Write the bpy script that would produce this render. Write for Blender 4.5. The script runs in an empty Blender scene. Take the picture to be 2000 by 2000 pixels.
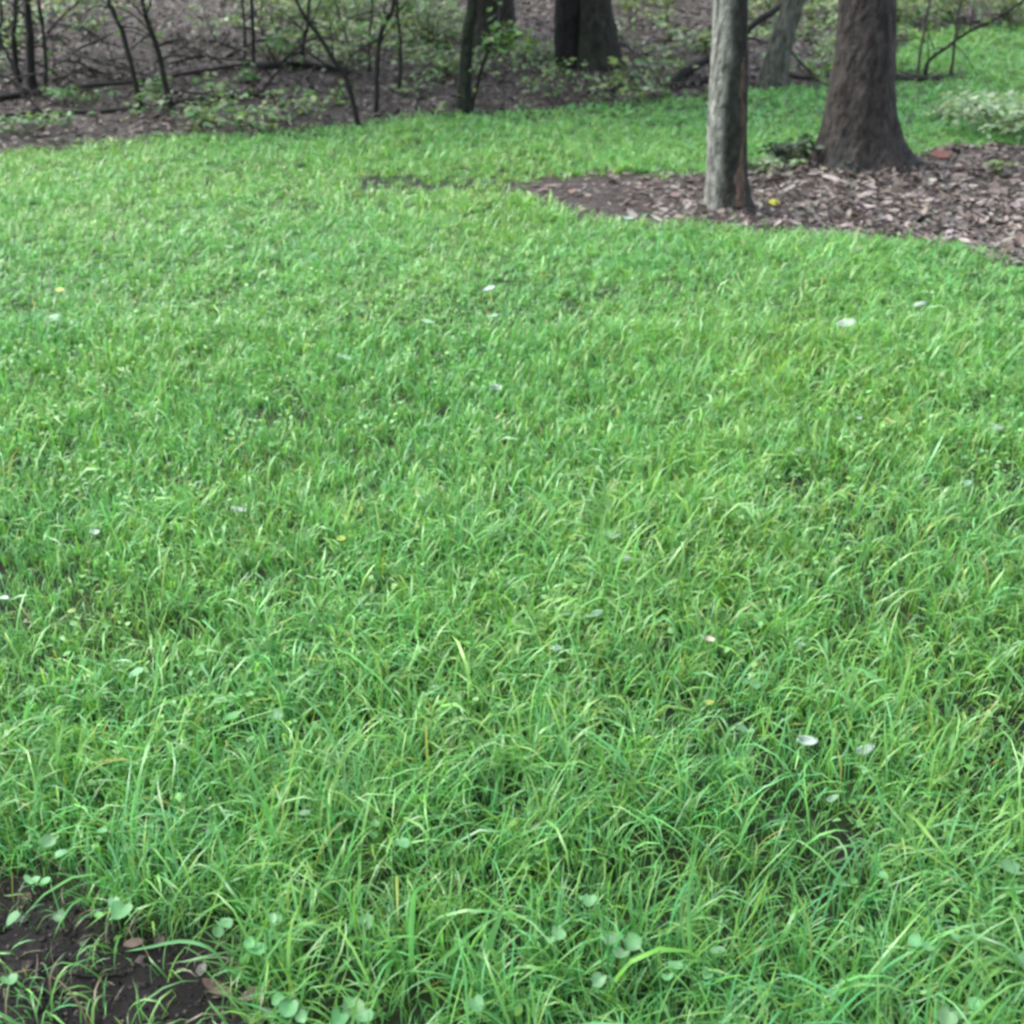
import bpy, math, random
import numpy as np

random.seed(7)
rng = np.random.default_rng(11)
sc = bpy.context.scene
col = sc.collection
R = math.radians

# ------------------------------------------------------------------ camera, sky, sun, exposure
CAM_H, PITCH, FPX = 1.5, R(30.0), 2144.0
cam_d = bpy.data.cameras.new('camera')
cam_d.sensor_width = 36.0
cam_d.lens = 36.0 * FPX / 2000.0
cam_d.clip_start, cam_d.clip_end = 0.05, 600.0
cam_d.dof.use_dof = True
cam_d.dof.focus_distance = 2.2
cam_d.dof.aperture_fstop = 5.0
cam = bpy.data.objects.new('camera', cam_d)
cam.location = (0, 0, CAM_H)
cam.rotation_euler = (R(90) - PITCH, 0, 0)
col.objects.link(cam)
sc.camera = cam

SUN_EL, SUN_AZ = R(58), R(-70)          # azimuth measured from +Y towards +X
world = bpy.data.worlds.new('World')
sc.world = world
world.use_nodes = True
wn = world.node_tree
wn.nodes.clear()
sky = wn.nodes.new('ShaderNodeTexSky')
sky.sky_type = 'NISHITA'
sky.sun_disc = False
sky.sun_elevation = SUN_EL
sky.sun_rotation = SUN_AZ
sky.air_density, sky.dust_density, sky.ozone_density = 1.0, 4.0, 1.0
hs = wn.nodes.new('ShaderNodeHueSaturation')
hs.inputs['Saturation'].default_value = 0.42      # cloud cover greys the sky
bg = wn.nodes.new('ShaderNodeBackground')
bg.inputs['Strength'].default_value = 0.15
wo = wn.nodes.new('ShaderNodeOutputWorld')
wn.links.new(sky.outputs[0], hs.inputs['Color'])
wn.links.new(hs.outputs[0], bg.inputs[0])
wn.links.new(bg.outputs[0], wo.inputs[0])

sun_d = bpy.data.lights.new('sun', 'SUN')
sun_d.energy = 1.0
sun_d.angle = R(40)
sun_d.color = (1.0, 0.97, 0.92)
sun = bpy.data.objects.new('sun', sun_d)
sun.rotation_euler = (R(90) - SUN_EL, 0, math.pi - SUN_AZ)
sun.location = (-6, 2, 12)
col.objects.link(sun)

sc.view_settings.view_transform = 'Standard'
sc.view_settings.look = 'None'
sc.view_settings.gamma = 1.0
sc.view_settings.use_curve_mapping = False
sc.view_settings.exposure = 2.05
sc.render.engine = 'CYCLES'
cy = sc.cycles
cy.use_denoising = True
cy.max_bounces, cy.diffuse_bounces, cy.glossy_bounces, cy.transmission_bounces = 7, 4, 2, 3
cy.filter_width = 2.9
cy.sample_clamp_indirect = 4.0

# ------------------------------------------------------------------ place maths
FWD = np.array([0, math.cos(PITCH), -math.sin(PITCH)])
UPV = np.array([0, math.sin(PITCH), math.cos(PITCH)])
_ph = np.random.default_rng(3).uniform(0, 6.28, (12, 3))


def fbm(x, y, s=1.0, k=0):
    """smooth pseudo noise, roughly -1..1"""
    v = 0
    for i in range(6):
        a = _ph[(i + k) % 12]
        f = s * (1.0 + 0.83 * i)
        ang = a[2] + i * 1.1 + k
        v = v + np.sin(f * (x * math.cos(ang) + y * math.sin(ang)) + a[0] + 1.3 * np.sin(f * 0.6 * (x * math.sin(ang + 1) - y * math.cos(ang)) + a[1])) / (1 + 0.45 * i)
    return v / 2.6


def height(x, y):
    x = np.asarray(x, float); y = np.asarray(y, float)
    d = y - (8.7 + 0.32 * np.clip(x, -6, 6))
    sp = 0.5 * np.log1p(np.exp(np.clip(d / 0.5, -30, 30)))
    bank = 2.2 * np.tanh(0.085 * sp / 2.2)
    return bank + 0.025 * fbm(x, y, 1.1) + 0.008 * fbm(x, y, 5.0, 4) + 0.012 * fbm(x, y, 2.7, 7) * np.clip(d, 0, 2)


def to_px(x, y, z):
    dx, dy, dz = x, y, z - CAM_H
    dep = dy * FWD[1] + dz * FWD[2]
    dep = np.maximum(dep, 0.05)
    up = dy * UPV[1] + dz * UPV[2]
    return 1000 + FPX * dx / dep, 1000 - FPX * up / dep


def ray(px, py):
    return FWD + (px - 1000) / FPX * np.array([1.0, 0, 0]) + (1000 - py) / FPX * UPV


def ground_at(px, py):
    """the spot on the ground seen at a pixel of the 2000 px photograph"""
    d = ray(px, py)
    t = 0.6
    while t < 60:
        p = np.array([0, 0, CAM_H]) + d * t
        if p[2] < height(p[0], p[1]):
            break
        t += 0.03
    lo, hi = t - 0.03, t
    for _ in range(20):
        m = (lo + hi) / 2
        p = np.array([0, 0, CAM_H]) + d * m
        if p[2] < height(p[0], p[1]): hi = m
        else: lo = m
    return np.array([0, 0, CAM_H]) + d * lo


def at_depth(px, py, Y):
    d = ray(px, py)
    return np.array([0, 0, CAM_H]) + d * (Y / d[1])


def in_poly(px, py, poly):
    inside = np.zeros(np.shape(px), bool)
    n = len(poly)
    for i in range(n):
        x1, y1 = poly[i]; x2, y2 = poly[(i + 1) % n]
        c = ((y1 > py) != (y2 > py)) & (px < (x2 - x1) * (py - y1) / (y2 - y1 + 1e-9) + x1)
        inside ^= c
    return inside


# bare mulch bed round the two trees and the earth patch at the near corner (found on the ground through the photo)
MULCH = [(985, 366), (1060, 345), (1210, 342), (1385, 345), (1470, 322), (1560, 300), (1660, 300), (1790, 305), (1850, 288), (2600, 270), (2600, 590),
         (2030, 532), (1955, 512), (1880, 490), (1760, 472), (1620, 462), (1500, 453), (1350, 447), (1240, 438), (1130, 418)]
SOIL = [(-900, 1750), (0, 1695), (90, 1700), (190, 1770), (270, 1830), (380, 1870), (465, 1925), (510, 2000), (520, 2300), (-900, 2300)]
GAPS = [[(1570, 1560), (1660, 1570), (1680, 1650), (1600, 1690), (1545, 1630)],
        [(1860, 1350), (2100, 1300), (2100, 1560), (1900, 1560), (1940, 1470)],
        [(860, 1690), (960, 1700), (950, 1760), (880, 1750)],
        [(-60, 1080), (40, 1080), (50, 1230), (-60, 1260)],
        [(1760, 1960), (1870, 1950), (1880, 2040), (1750, 2040)]]
REAR = np.array([(-4000, 560), (-900, 365), (0, 300), (150, 285), (330, 264), (450, 262), (700, 242), (800, 226), (950, 219), (1100, 209), (1250, 196), (1380, 178), (1480, 172),
                 (1620, 166), (1720, 120), (1790, 62), (1900, 50), (2000, 45), (2600, 40), (5000, 20)], float)


def woods_mask(px, py):
    return py < np.interp(px, REAR[:, 0], REAR[:, 1])


def cover(x, y, jit=True):
    """grass density 0..1 at ground points"""
    z = height(x, y)
    px, py = to_px(x, y, z)
    sc_ = np.clip((py - 100) / 1900, 0.08, 1.0)
    jx = px + 150 * sc_ * fbm(x, y, 3.0, 2) * 0.5 + 60 * sc_ * fbm(x, y, 14.0, 5)
    jy = py + 50 * sc_ * fbm(x, y, 3.5, 6) + 35 * sc_ * fbm(x, y, 16.0, 1)
    hr = np.modf(np.abs(np.sin(x * 912.9898 + y * 478.233) * 43758.5453))[0] - 0.5
    hr2 = np.modf(np.abs(np.sin(x * 339.34 + y * 811.71) * 24634.6345))[0] - 0.5
    jx = jx + hr * 60 * (0.3 + sc_)
    jy = jy + hr2 * (16 + 80 * sc_ ** 2)
    c = np.ones(np.shape(x))
    c = np.where(woods_mask(jx, jy - 3 + 9 * hr), 0.0, c)
    c = np.where((jx > 1725) & (jx < 1870) & (jy > 142) & (jy < 162), 0.15, c)
    c = np.where(in_poly(jx, jy, MULCH), 0.0, c)
    c = np.where(in_poly(jx, jy, SOIL), 0.15, c)
    for g in GAPS:
        c = np.where(in_poly(jx, jy, g), 0.42, c)
    strip = (px > 700) & (px < 1010) & (np.abs(jy - 362) < 14)
    c = np.where(strip, c * 0.45, c)
    return c


# ------------------------------------------------------------------ mesh helpers
def mesh_np(name, verts, faces_list, colors=None, smooth=True):
    """faces_list: list of (n,k) int arrays"""
    me = bpy.data.meshes.new(name)
    verts = np.asarray(verts, np.float32)
    me.vertices.add(len(verts))
    me.vertices.foreach_set('co', verts.ravel())
    loops = np.concatenate([f.ravel() for f in faces_list]).astype(np.int32)
    sizes = np.concatenate([np.full(len(f), f.shape[1], np.int32) for f in faces_list])
    starts = np.concatenate([[0], np.cumsum(sizes)[:-1]]).astype(np.int32)
    me.loops.add(len(loops))
    me.loops.foreach_set('vertex_index', loops)
    me.polygons.add(len(sizes))
    me.polygons.foreach_set('loop_start', starts)
    me.polygons.foreach_set('loop_total', sizes)
    me.polygons.foreach_set('use_smooth', np.full(len(sizes), smooth, bool))
    me.update(calc_edges=True)
    if colors is not None:
        a = me.attributes.new('col', 'FLOAT_COLOR', 'POINT')
        c = np.ones((len(verts), 4), np.float32)
        c[:, :3] = colors
        a.data.foreach_set('color', c.ravel())
    return me


def link(name, me, mat, parent=None):
    o = bpy.data.objects.new(name, me)
    if me is not None and mat is not None and len(me.materials) == 0:
        me.materials.append(mat)
    col.objects.link(o)
    if parent is not None:
        o.parent = parent
    return o


def tag(o, label=None, cat=None, group=None, kind=None):
    if label: o['label'] = label
    if cat: o['category'] = cat
    if group: o['group'] = group
    if kind: o['kind'] = kind
    return o


def thing(name, loc, label, cat, group=None):
    e = bpy.data.objects.new(name, None)
    e.empty_display_size = 0.1
    e.location = [float(v) for v in loc]
    col.objects.link(e)
    return tag(e, label, cat, group)


def smooth_path(pts, n):
    """Catmull-Rom through pts (k,d) -> (n,d)"""
    P = np.asarray(pts, float)
    if len(P) == 2:
        t = np.linspace(0, 1, n)[:, None]
        return P[0] * (1 - t) + P[1] * t
    E = np.vstack([2 * P[0] - P[1], P, 2 * P[-1] - P[-2]])
    out = []
    for u in np.linspace(0, len(P) - 1 - 1e-6, n):
        i = int(u); t = u - i
        a, b, c, d = E[i], E[i + 1], E[i + 2], E[i + 3]
        out.append(0.5 * (2 * b + (c - a) * t + (2 * a - 5 * b + 4 * c - d) * t * t + (3 * b - a - 3 * c + d) * t ** 3))
    return np.array(out)


def tube(path, rad, sides=8, rough=0.06, seed=0, shape=None):
    """verts, faces of a tapered tube; shape(theta, k) multiplies the radius"""
    g = np.random.default_rng(seed)
    path = np.asarray(path, float)
    n = len(path)
    rad = np.asarray(rad, float)
    T = np.gradient(path, axis=0)
    T /= np.linalg.norm(T, axis=1)[:, None] + 1e-9
    ref = np.array([0.12, 0.97, 0.2]) if abs(T[:, 2]).mean() > 0.6 else np.array([0, 0, 1.0])
    A = np.cross(T, ref); A /= np.linalg.norm(A, axis=1)[:, None] + 1e-9
    B = np.cross(A, T)
    th = np.linspace(0, 2 * math.pi, sides, endpoint=False)
    V = np.zeros((n, sides, 3))
    for k in range(n):
        r = rad[k] * (1 + g.normal(0, rough, sides))
        if shape is not None:
            r = r * shape(th, k)
        V[k] = path[k] + np.outer(r * np.cos(th), A[k]) + np.outer(r * np.sin(th), B[k])
    V = V.reshape(-1, 3)
    i = np.arange(n - 1)[:, None] * sides
    j = np.arange(sides)[None]
    q = np.stack([i + j, i + (j + 1) % sides, i + sides + (j + 1) % sides, i + sides + j], -1).reshape(-1, 4)
    caps = [q]
    top = len(V)
    V = np.vstack([V, path[-1] + T[-1] * rad[-1] * 0.5, path[0] - T[0] * rad[0] * 0.4])
    jj = np.arange(sides)
    caps.append(np.stack([(n - 1) * sides + jj, (n - 1) * sides + (jj + 1) % sides, np.full(sides, top)], -1))
    caps.append(np.stack([(jj + 1) % sides, jj, np.full(sides, top + 1)], -1))
    return V, caps


def join(parts):
    V, C, Q, T3 = [], [], [], []
    off = 0
    for v, f, c in parts:
        V.append(v); C.append(np.broadcast_to(c, (len(v), 3)))
        for a in f:
            (Q if a.shape[1] == 4 else T3).append(a + off)
        off += len(v)
    fl = []
    if Q: fl.append(np.vstack(Q))
    if T3: fl.append(np.vstack(T3))
    return np.vstack(V), fl, np.vstack(C)


def leaf_batch(pos, fwd, nrm, size, ratio, fold, curl, colr):
    """pointed leaves: 8 verts each; all args arrays over n leaves"""
    n = len(pos)
    fwd = fwd / (np.linalg.norm(fwd, axis=1)[:, None] + 1e-9)
    side = np.cross(fwd, nrm); side /= np.linalg.norm(side, axis=1)[:, None] + 1e-9
    up = np.cross(side, fwd)
    L = np.asarray(size)[:, None] * np.ones((n, 1)); W = L * np.asarray(ratio).reshape(-1, 1)
    fo = (np.asarray(fold) * np.ones(n))[:, None]; cu = (np.asarray(curl) * np.ones(n))[:, None]

    def pt(u, s):
        return pos + fwd * L * u + side * W * s + up * (abs(s) * fo * W - cu * L * (u * u - 0.2 * u))
    V = np.stack([pt(0, 0), pt(.3, .45), pt(.3, 0), pt(.3, -.45), pt(.68, .36), pt(.68, 0), pt(.68, -.36), pt(1, 0)], 1).reshape(-1, 3)
    b = np.arange(n)[:, None] * 8
    quad = np.concatenate([b + np.array([[2, 1, 4, 5]]), b + np.array([[3, 2, 5, 6]])])
    tri = np.concatenate([b + np.array([[0, 1, 2]]), b + np.array([[0, 2, 3]]), b + np.array([[5, 4, 7]]), b + np.array([[6, 5, 7]])])
    C = np.repeat(np.asarray(colr), 8, axis=0)
    return V, [quad, tri], C


def rand_dirs(n, g=rng, up=0.0):
    d = g.normal(size=(n, 3)); d[:, 2] += up
    return d / np.linalg.norm(d, axis=1)[:, None]


def pick(pal, n, g=rng, var=0.18):
    pal = np.asarray(pal, float)
    c = pal[g.integers(0, len(pal), n)]
    return np.clip(c * (1 + g.normal(0, var, (n, 1))) * (1 + g.normal(0, 0.05, (n, 3))), 0.004, 0.95)


# ------------------------------------------------------------------ materials
def mat_attr(name, rough=0.6, transl=0.0, spec=0.5, noise=0.25, nscale=30.0, bump=0.0, bscale=60.0, stretch=None, tr_tint=(1.25, 1.25, 0.7)):
    m = bpy.data.materials.new(name)
    m.use_nodes = True
    nt = m.node_tree; N = nt.nodes; Lk = nt.links
    p = N['Principled BSDF']; out = N['Material Output']
    at = N.new('ShaderNodeAttribute'); at.attribute_name = 'col'
    tc = N.new('ShaderNodeTexCoord')
    vec = tc.outputs['Object']
    if stretch:
        mp = N.new('ShaderNodeMapping'); mp.inputs['Scale'].default_value = stretch
        Lk.new(vec, mp.inputs[0]); vec = mp.outputs[0]
    nz = N.new('ShaderNodeTexNoise'); nz.inputs['Scale'].default_value = nscale; nz.inputs['Detail'].default_value = 5
    Lk.new(vec, nz.inputs['Vector'])
    mr = N.new('ShaderNodeMapRange')
    mr.inputs['From Min'].default_value, mr.inputs['From Max'].default_value = 0.3, 0.7
    mr.inputs['To Min'].default_value, mr.inputs['To Max'].default_value = 1 - noise, 1 + noise
    Lk.new(nz.outputs['Fac'], mr.inputs['Value'])
    mx = N.new('ShaderNodeVectorMath'); mx.operation = 'SCALE'
    Lk.new(at.outputs['Color'], mx.inputs[0]); Lk.new(mr.outputs[0], mx.inputs['Scale'])
    Lk.new(mx.outputs[0], p.inputs['Base Color'])
    p.inputs['Roughness'].default_value = rough
    p.inputs['Specular IOR Level'].default_value = spec
    if bump > 0:
        n2 = N.new('ShaderNodeTexNoise'); n2.inputs['Scale'].default_value = bscale; n2.inputs['Detail'].default_value = 6
        Lk.new(vec, n2.inputs['Vector'])
        bp = N.new('ShaderNodeBump'); bp.inputs['Strength'].default_value = 1.0; bp.inputs['Distance'].default_value = bump
        Lk.new(n2.outputs['Fac'], bp.inputs['Height']); Lk.new(bp.outputs[0], p.inputs['Normal'])
    if transl > 0:
        tr = N.new('ShaderNodeBsdfTranslucent')
        tm = N.new('ShaderNodeVectorMath'); tm.operation = 'MULTIPLY'; tm.inputs[1].default_value = tr_tint
        Lk.new(mx.outputs[0], tm.inputs[0]); Lk.new(tm.outputs[0], tr.inputs['Color'])
        ms = N.new('ShaderNodeMixShader'); ms.inputs[0].default_value = transl
        Lk.new(p.outputs[0], ms.inputs[1]); Lk.new(tr.outputs[0], ms.inputs[2]); Lk.new(ms.outputs[0], out.inputs['Surface'])
    return m


M_GRASS = mat_attr('grass_blades', rough=0.38, transl=0.36, spec=0.6, noise=0.14, nscale=9, tr_tint=(1.2, 1.28, 0.82))
M_LEAF = mat_attr('green_leaves', rough=0.5, transl=0.35, spec=0.45, noise=0.18, nscale=40)
M_LITTER = mat_attr('dead_leaves', rough=0.62, transl=0.08, spec=0.4, noise=0.3, nscale=60, tr_tint=(1.2, 0.95, 0.7))
M_PETAL = mat_attr('petals', rough=0.5, transl=0.3, spec=0.4, noise=0.08, nscale=50, tr_tint=(1, 1, 1))
M_BARK = mat_attr('bark', rough=0.85, spec=0.25, noise=0.6, nscale=30, bump=0.06, bscale=24, stretch=(1, 1, 0.42))
M_TWIG = mat_attr('twig_bark', rough=0.8, spec=0.3, noise=0.35, nscale=20, bump=0.004, bscale=70)
M_CRUMB = mat_attr('earth_crumbs', rough=0.9, spec=0.2, noise=0.4, nscale=80, bump=0.002, bscale=200)


def mat_ground():
    m = bpy.data.materials.new('earth')
    m.use_nodes = True
    N = m.node_tree.nodes; Lk = m.node_tree.links
    p = N['Principled BSDF']
    at = N.new('ShaderNodeAttribute'); at.attribute_name = 'col'
    tc = N.new('ShaderNodeTexCoord')
    nz = N.new('ShaderNodeTexNoise'); nz.inputs['Scale'].default_value = 22; nz.inputs['Detail'].default_value = 9; nz.inputs['Roughness'].default_value = 0.72
    vo = N.new('ShaderNodeTexVoronoi'); vo.inputs['Scale'].default_value = 34; vo.inputs['Randomness'].default_value = 1
    for t in (nz, vo): Lk.new(tc.outputs['Object'], t.inputs['Vector'])
    r1 = N.new('ShaderNodeMapRange'); r1.inputs['From Min'].default_value = .32; r1.inputs['From Max'].default_value = .68; r1.inputs['To Min'].default_value = .55; r1.inputs['To Max'].default_value = 1.5
    Lk.new(nz.outputs['Fac'], r1.inputs['Value'])
    sx = N.new('ShaderNodeSeparateColor'); Lk.new(vo.outputs['Color'], sx.inputs[0])
    r2 = N.new('ShaderNodeMapRange'); r2.inputs['To Min'].default_value = .7; r2.inputs['To Max'].default_value = 1.4
    Lk.new(sx.outputs[0], r2.inputs['Value'])
    mu = N.new('ShaderNodeMath'); mu.operation = 'MULTIPLY'; Lk.new(r1.outputs[0], mu.inputs[0]); Lk.new(r2.outputs[0], mu.inputs[1])
    s = N.new('ShaderNodeVectorMath'); s.operation = 'SCALE'; Lk.new(at.outputs['Color'], s.inputs[0]); Lk.new(mu.outputs[0], s.inputs['Scale'])
    Lk.new(s.outputs[0], p.inputs['Base Color'])
    p.inputs['Roughness'].default_value = 0.85
    p.inputs['Specular IOR Level'].default_value = 0.25
    bp = N.new('ShaderNodeBump'); bp.inputs['Distance'].default_value = 0.03; bp.inputs['Strength'].default_value = 1
    Lk.new(nz.outputs['Fac'], bp.inputs['Height']); Lk.new(bp.outputs[0], p.inputs['Normal'])
    return m


M_GROUND = mat_ground()

# ------------------------------------------------------------------ ground sheet
xs = np.concatenate([-np.geomspace(9, 90, 26)[::-1], np.linspace(-8.9, 8.9, 240), np.geomspace(9, 90, 26)])
ys = np.concatenate([-np.geomspace(1, 60, 20)[::-1], np.linspace(-0.9, 16, 230), np.geomspace(16.2, 120, 30)])
gx, gy = np.meshgrid(xs, ys)
gz = height(gx, gy)
cov = np.clip(cover(gx, gy), 0, 1)
cov = np.where(gy < 0, 1, cov)
pxg, pyg = to_px(gx, gy, gz)
lawn_c = np.array([0.014, 0.030, 0.008]); soil_c = np.array([0.0095, 0.0088, 0.0092]); wood_c = np.array([0.034, 0.030, 0.027]); mul_c = np.array([0.036, 0.030, 0.028])
wm = woods_mask(pxg, pyg) & (gy > 3)
mm = in_poly(pxg, pyg, MULCH)
gc = np.where(cov[..., None] > 0.5, lawn_c, soil_c * (1 + 0.6 * fbm(gx, gy, 7.0, 3)[..., None]))
gc = np.where(wm[..., None], wood_c, gc)
gc = np.where(mm[..., None], mul_c, gc)
nx, ny = len(xs), len(ys)
ii = (np.arange(ny - 1)[:, None] * nx + np.arange(nx - 1)[None])
gq = np.stack([ii, ii + 1, ii + nx + 1, ii + nx], -1).reshape(-1, 4)
ground = link('ground', mesh_np('ground', np.stack([gx, gy, gz], -1).reshape(-1, 3), [gq], gc.reshape(-1, 3)), M_GROUND)
tag(ground, 'dark earth under the lawn, mulch bed and woodland floor', 'ground', kind='structure')

# ------------------------------------------------------------------ the lawn: grass blades
GR_PAL = np.array([[0.104, 0.295, 0.075], [0.086, 0.285, 0.094], [0.122, 0.305, 0.064], [0.093, 0.260, 0.066], [0.148, 0.310, 0.054]])


def blades(n_try, region, dens_mult, length, width, nseg, seed):
    """tufts of arching blades; region(g, n) gives candidate tuft centres"""
    g = np.random.default_rng(seed)
    cx, cyy = region(g, n_try)
    keep = g.random(n_try) < cover(cx, cyy) * dens_mult * np.clip(0.92 + 0.45 * fbm(cx, cyy, 9.0, 2) + 0.3 * fbm(cx, cyy, 2.2, 6), np.where(cyy > 3.4, 0.75, 0.3), 1)
    cx, cyy = cx[keep], cyy[keep]
    k = 9
    n = len(cx) * k
    tx, ty = np.repeat(cx, k), np.repeat(cyy, k)
    ox, oy = g.normal(0, 0.014, n), g.normal(0, 0.014, n)
    x, y = tx + ox, ty + oy
    z = height(x, y) - 0.004
    tuft_az = np.repeat(g.uniform(0, 6.283, len(cx)), k)
    az = np.where(g.random(n) < 0.45, np.arctan2(oy, ox), tuft_az) + g.normal(0, 0.7, n)
    patch = 1 + 0.28 * fbm(x, y, 1.7, 3) + 0.16 * fbm(x, y, 6.0, 8)
    tuft_len = np.repeat(g.lognormal(0, 0.18, len(cx)), k)
    L = length * patch * tuft_len * g.lognormal(-0.05, 0.34, n)
    L = np.clip(L, 0.02, 0.30)
    cv = cover(x, y)
    L = np.where(cv < 0.5, L * 0.72, L)
    t0 = np.abs(g.normal(0.28 if nseg > 2 else 0.72, 0.26, n))
    bend = np.clip(g.normal(1.25, 0.6, n), 0.1, 2.7) * np.clip(L / length, 0.6, 1.5)
    w = width * g.lognormal(0, 0.28, n) * np.clip((L / length) ** 0.4, 0.6, 1.5)
    # base colour: patches of bluer and yellower growth, single yellowed blades
    bare = cv < 0.2
    bend = np.where(bare, bend * 1.5 + 0.4, bend)
    tone = fbm(x, y, 0.9, 9) * 0.6 + fbm(x, y, 4.0, 5) * 0.4
    c = pick(GR_PAL, n, g, 0.15)
    c[:, 0] *= 1 + 0.22 * tone
    c[:, 2] *= 1 - 0.18 * tone
    old = g.random(n)
    c = np.where((old < 0.014)[:, None], pick([[0.25, 0.27, 0.05], [0.20, 0.25, 0.05]], n, g), c)
    c = np.where(((old > 0.988) & (L < 0.06))[:, None], pick([[0.24, 0.20, 0.11]], n, g), c)
    c = np.where((bare & (g.random(n) < 0.30))[:, None], pick([[0.14, 0.12, 0.075], [0.09, 0.075, 0.05]], n, g), c)
    pale = g.random(n)
    c = np.where((pale < 0.10)[:, None], c * 1.22 + 0.02, c)
    s = np.linspace(0, 1, nseg + 1)
    th = t0[:, None] + bend[:, None] * s[None] ** 1.4
    dl = (L / nseg)[:, None]
    hor = np.concatenate([np.zeros((n, 1)), np.cumsum(np.sin(th[:, :-1]) * dl, 1)], 1)
    ver = np.concatenate([np.zeros((n, 1)), np.cumsum(np.cos(th[:, :-1]) * dl, 1)], 1)
    sway = g.normal(0, 0.25, n)[:, None] * s[None] ** 2
    ca, sa = np.cos(az[:, None] + sway), np.sin(az[:, None] + sway)
    Px, Py = x[:, None] + hor * ca, y[:, None] + hor * sa
    Pz = np.maximum(z[:, None] + ver, height(Px, Py) + 0.004)
    Pz[:, 0] = z
    wid = (w[:, None] * np.array([0.75, 1.0, 1.0, 0.9, 0.62, 0.3])[np.linspace(0, 5, nseg + 1).astype(int)][None]) * 0.5
    tw = g.normal(0, 0.5, n)[:, None] * s[None]
    sx_, sy_, sz_ = -sa * np.cos(tw), ca * np.cos(tw), np.sin(tw)
    lev = nseg
    V = np.zeros((n, 2 * lev + 1, 3), np.float32)
    for a in range(lev):
        for b, sg in ((0, -1), (1, 1)):
            V[:, 2 * a + b, 0] = Px[:, a] + sg * sx_[:, a] * wid[:, a]
            V[:, 2 * a + b, 1] = Py[:, a] + sg * sy_[:, a] * wid[:, a]
            V[:, 2 * a + b, 2] = Pz[:, a] + sg * sz_[:, a] * wid[:, a]
    V[:, 2 * lev] = np.stack([Px[:, lev], Py[:, lev], Pz[:, lev]], -1)
    nv = 2 * lev + 1
    b0 = np.arange(n)[:, None] * nv
    quads = np.concatenate([b0 + np.array([[2 * a, 2 * a + 1, 2 * a + 3, 2 * a + 2]]) for a in range(lev - 1)])
    tris = b0 + np.array([[2 * lev - 2, 2 * lev - 1, 2 * lev]])
    return V.reshape(-1, 3), [quads, tris], np.repeat(c, nv, 0)


def wedge(y0, y1, half):
    def f(g, n):
        # area-even points in a trapezoid that opens with distance
        y = y0 + (y1 - y0) * g.random(n)
        m = half(y)
        hi = max(half(y0), half(y1))
        x = (g.random(n) * 2 - 1) * hi
        ok = np.abs(x) < m
        x = np.where(ok, x, 99.0); y = np.where(ok, y, -50.0)
        return x[ok], y[ok]
    return f


def region_n(y0, y1, half, per_m2):
    hi = max(half(y0), half(y1))
    return int((y1 - y0) * 2 * hi * per_m2)


half = lambda y: 0.50 * (y * 0.866 + 0.75) + 0.35 + 0.04 * y
near_parts, spec = [], [
    (0.55, 1.6, 1650, 0.090, 0.0025, 5, 1), (1.6, 2.6, 1650, 0.074, 0.0027, 4, 2), (2.6, 4.0, 1650, 0.056, 0.0030, 3, 3),
    (4.0, 5.6, 1550, 0.046, 0.0034, 2, 6), (5.6, 8.0, 1050, 0.042, 0.0042, 2, 4), (8.0, 13.8, 540, 0.042, 0.0060, 2, 5)]


for y0, y1, per, ln, wd, ns, sd in spec:
    g0 = np.random.default_rng(100 + sd)
    n0 = region_n(y0, y1, half, per)
    X, Y = wedge(y0, y1, half)(g0, n0)
    near_parts.append(blades(len(X), (lambda g, n, X=X, Y=Y: (X, Y)), 1.0, ln, wd, ns, sd))
V, F, C = join(near_parts)
grass = link('grass', mesh_np('grass', V, F, C), M_GRASS)
tag(grass, 'long bright green lawn grass of arching blades', 'grass', kind='stuff')

# ------------------------------------------------------------------ leaf litter
LIT_PAL = [[0.110, 0.098, 0.088], [0.070, 0.061, 0.054], [0.045, 0.039, 0.035], [0.165, 0.150, 0.136], [0.074, 0.055, 0.045], [0.026, 0.023, 0.021], [0.11, 0.092, 0.076], [0.034, 0.030, 0.027]]


def litter(x, y, size, g, pal=LIT_PAL, lift=0.012):
    n = len(x)
    z = height(x, y) + g.uniform(0.001, lift, n)
    az = g.uniform(0, 6.283, n)
    f = np.stack([np.cos(az), np.sin(az), g.normal(0, 0.25, n)], -1)
    nr = rand_dirs(n, g, 3.0)
    return leaf_batch(np.stack([x, y, z], -1), f, nr, size, g.uniform(0.2, 0.85, n), g.uniform(-0.1, 0.55, n), g.uniform(-0.35, 0.35, n), pick(pal, n, g, 0.25))


def region_pts(g, n, x0, x1, y0, y1, test):
    x = g.uniform(x0, x1, n); y = g.uniform(y0, y1, n)
    px, py = to_px(x, y, height(x, y))
    k = test(px + 14 * fbm(x, y, 9.0, 1), py + 7 * fbm(x, y, 8.0, 3), x, y)
    return x[k], y[k]


g = np.random.default_rng(21)
x, y = region_pts(g, 46000, -0.6, 4.8, 4.2, 7.6, lambda px, py, x, y: in_poly(px, py, MULCH))
keepp = g.random(len(x)) < np.clip(0.15 + 0.36 * (x - 0.4), 0.15, 1)      # thicker towards the right end of the bed
x, y = x[keepp], y[keepp]
V, F, C = litter(x, y, np.clip(g.lognormal(-3.5, 0.5, len(x)), 0.010, 0.08), g, pal=np.vstack([np.array(LIT_PAL) * 1.1, [[0.19, 0.17, 0.16], [0.16, 0.135, 0.125], [0.13, 0.112, 0.105]]]), lift=0.02)
tag(link('mulch_litter', mesh_np('mulch_litter', V, F, C, smooth=False), M_LITTER), 'brown leaf litter and bark scraps covering the bed round the two trees', 'leaf litter', kind='stuff')

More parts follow.
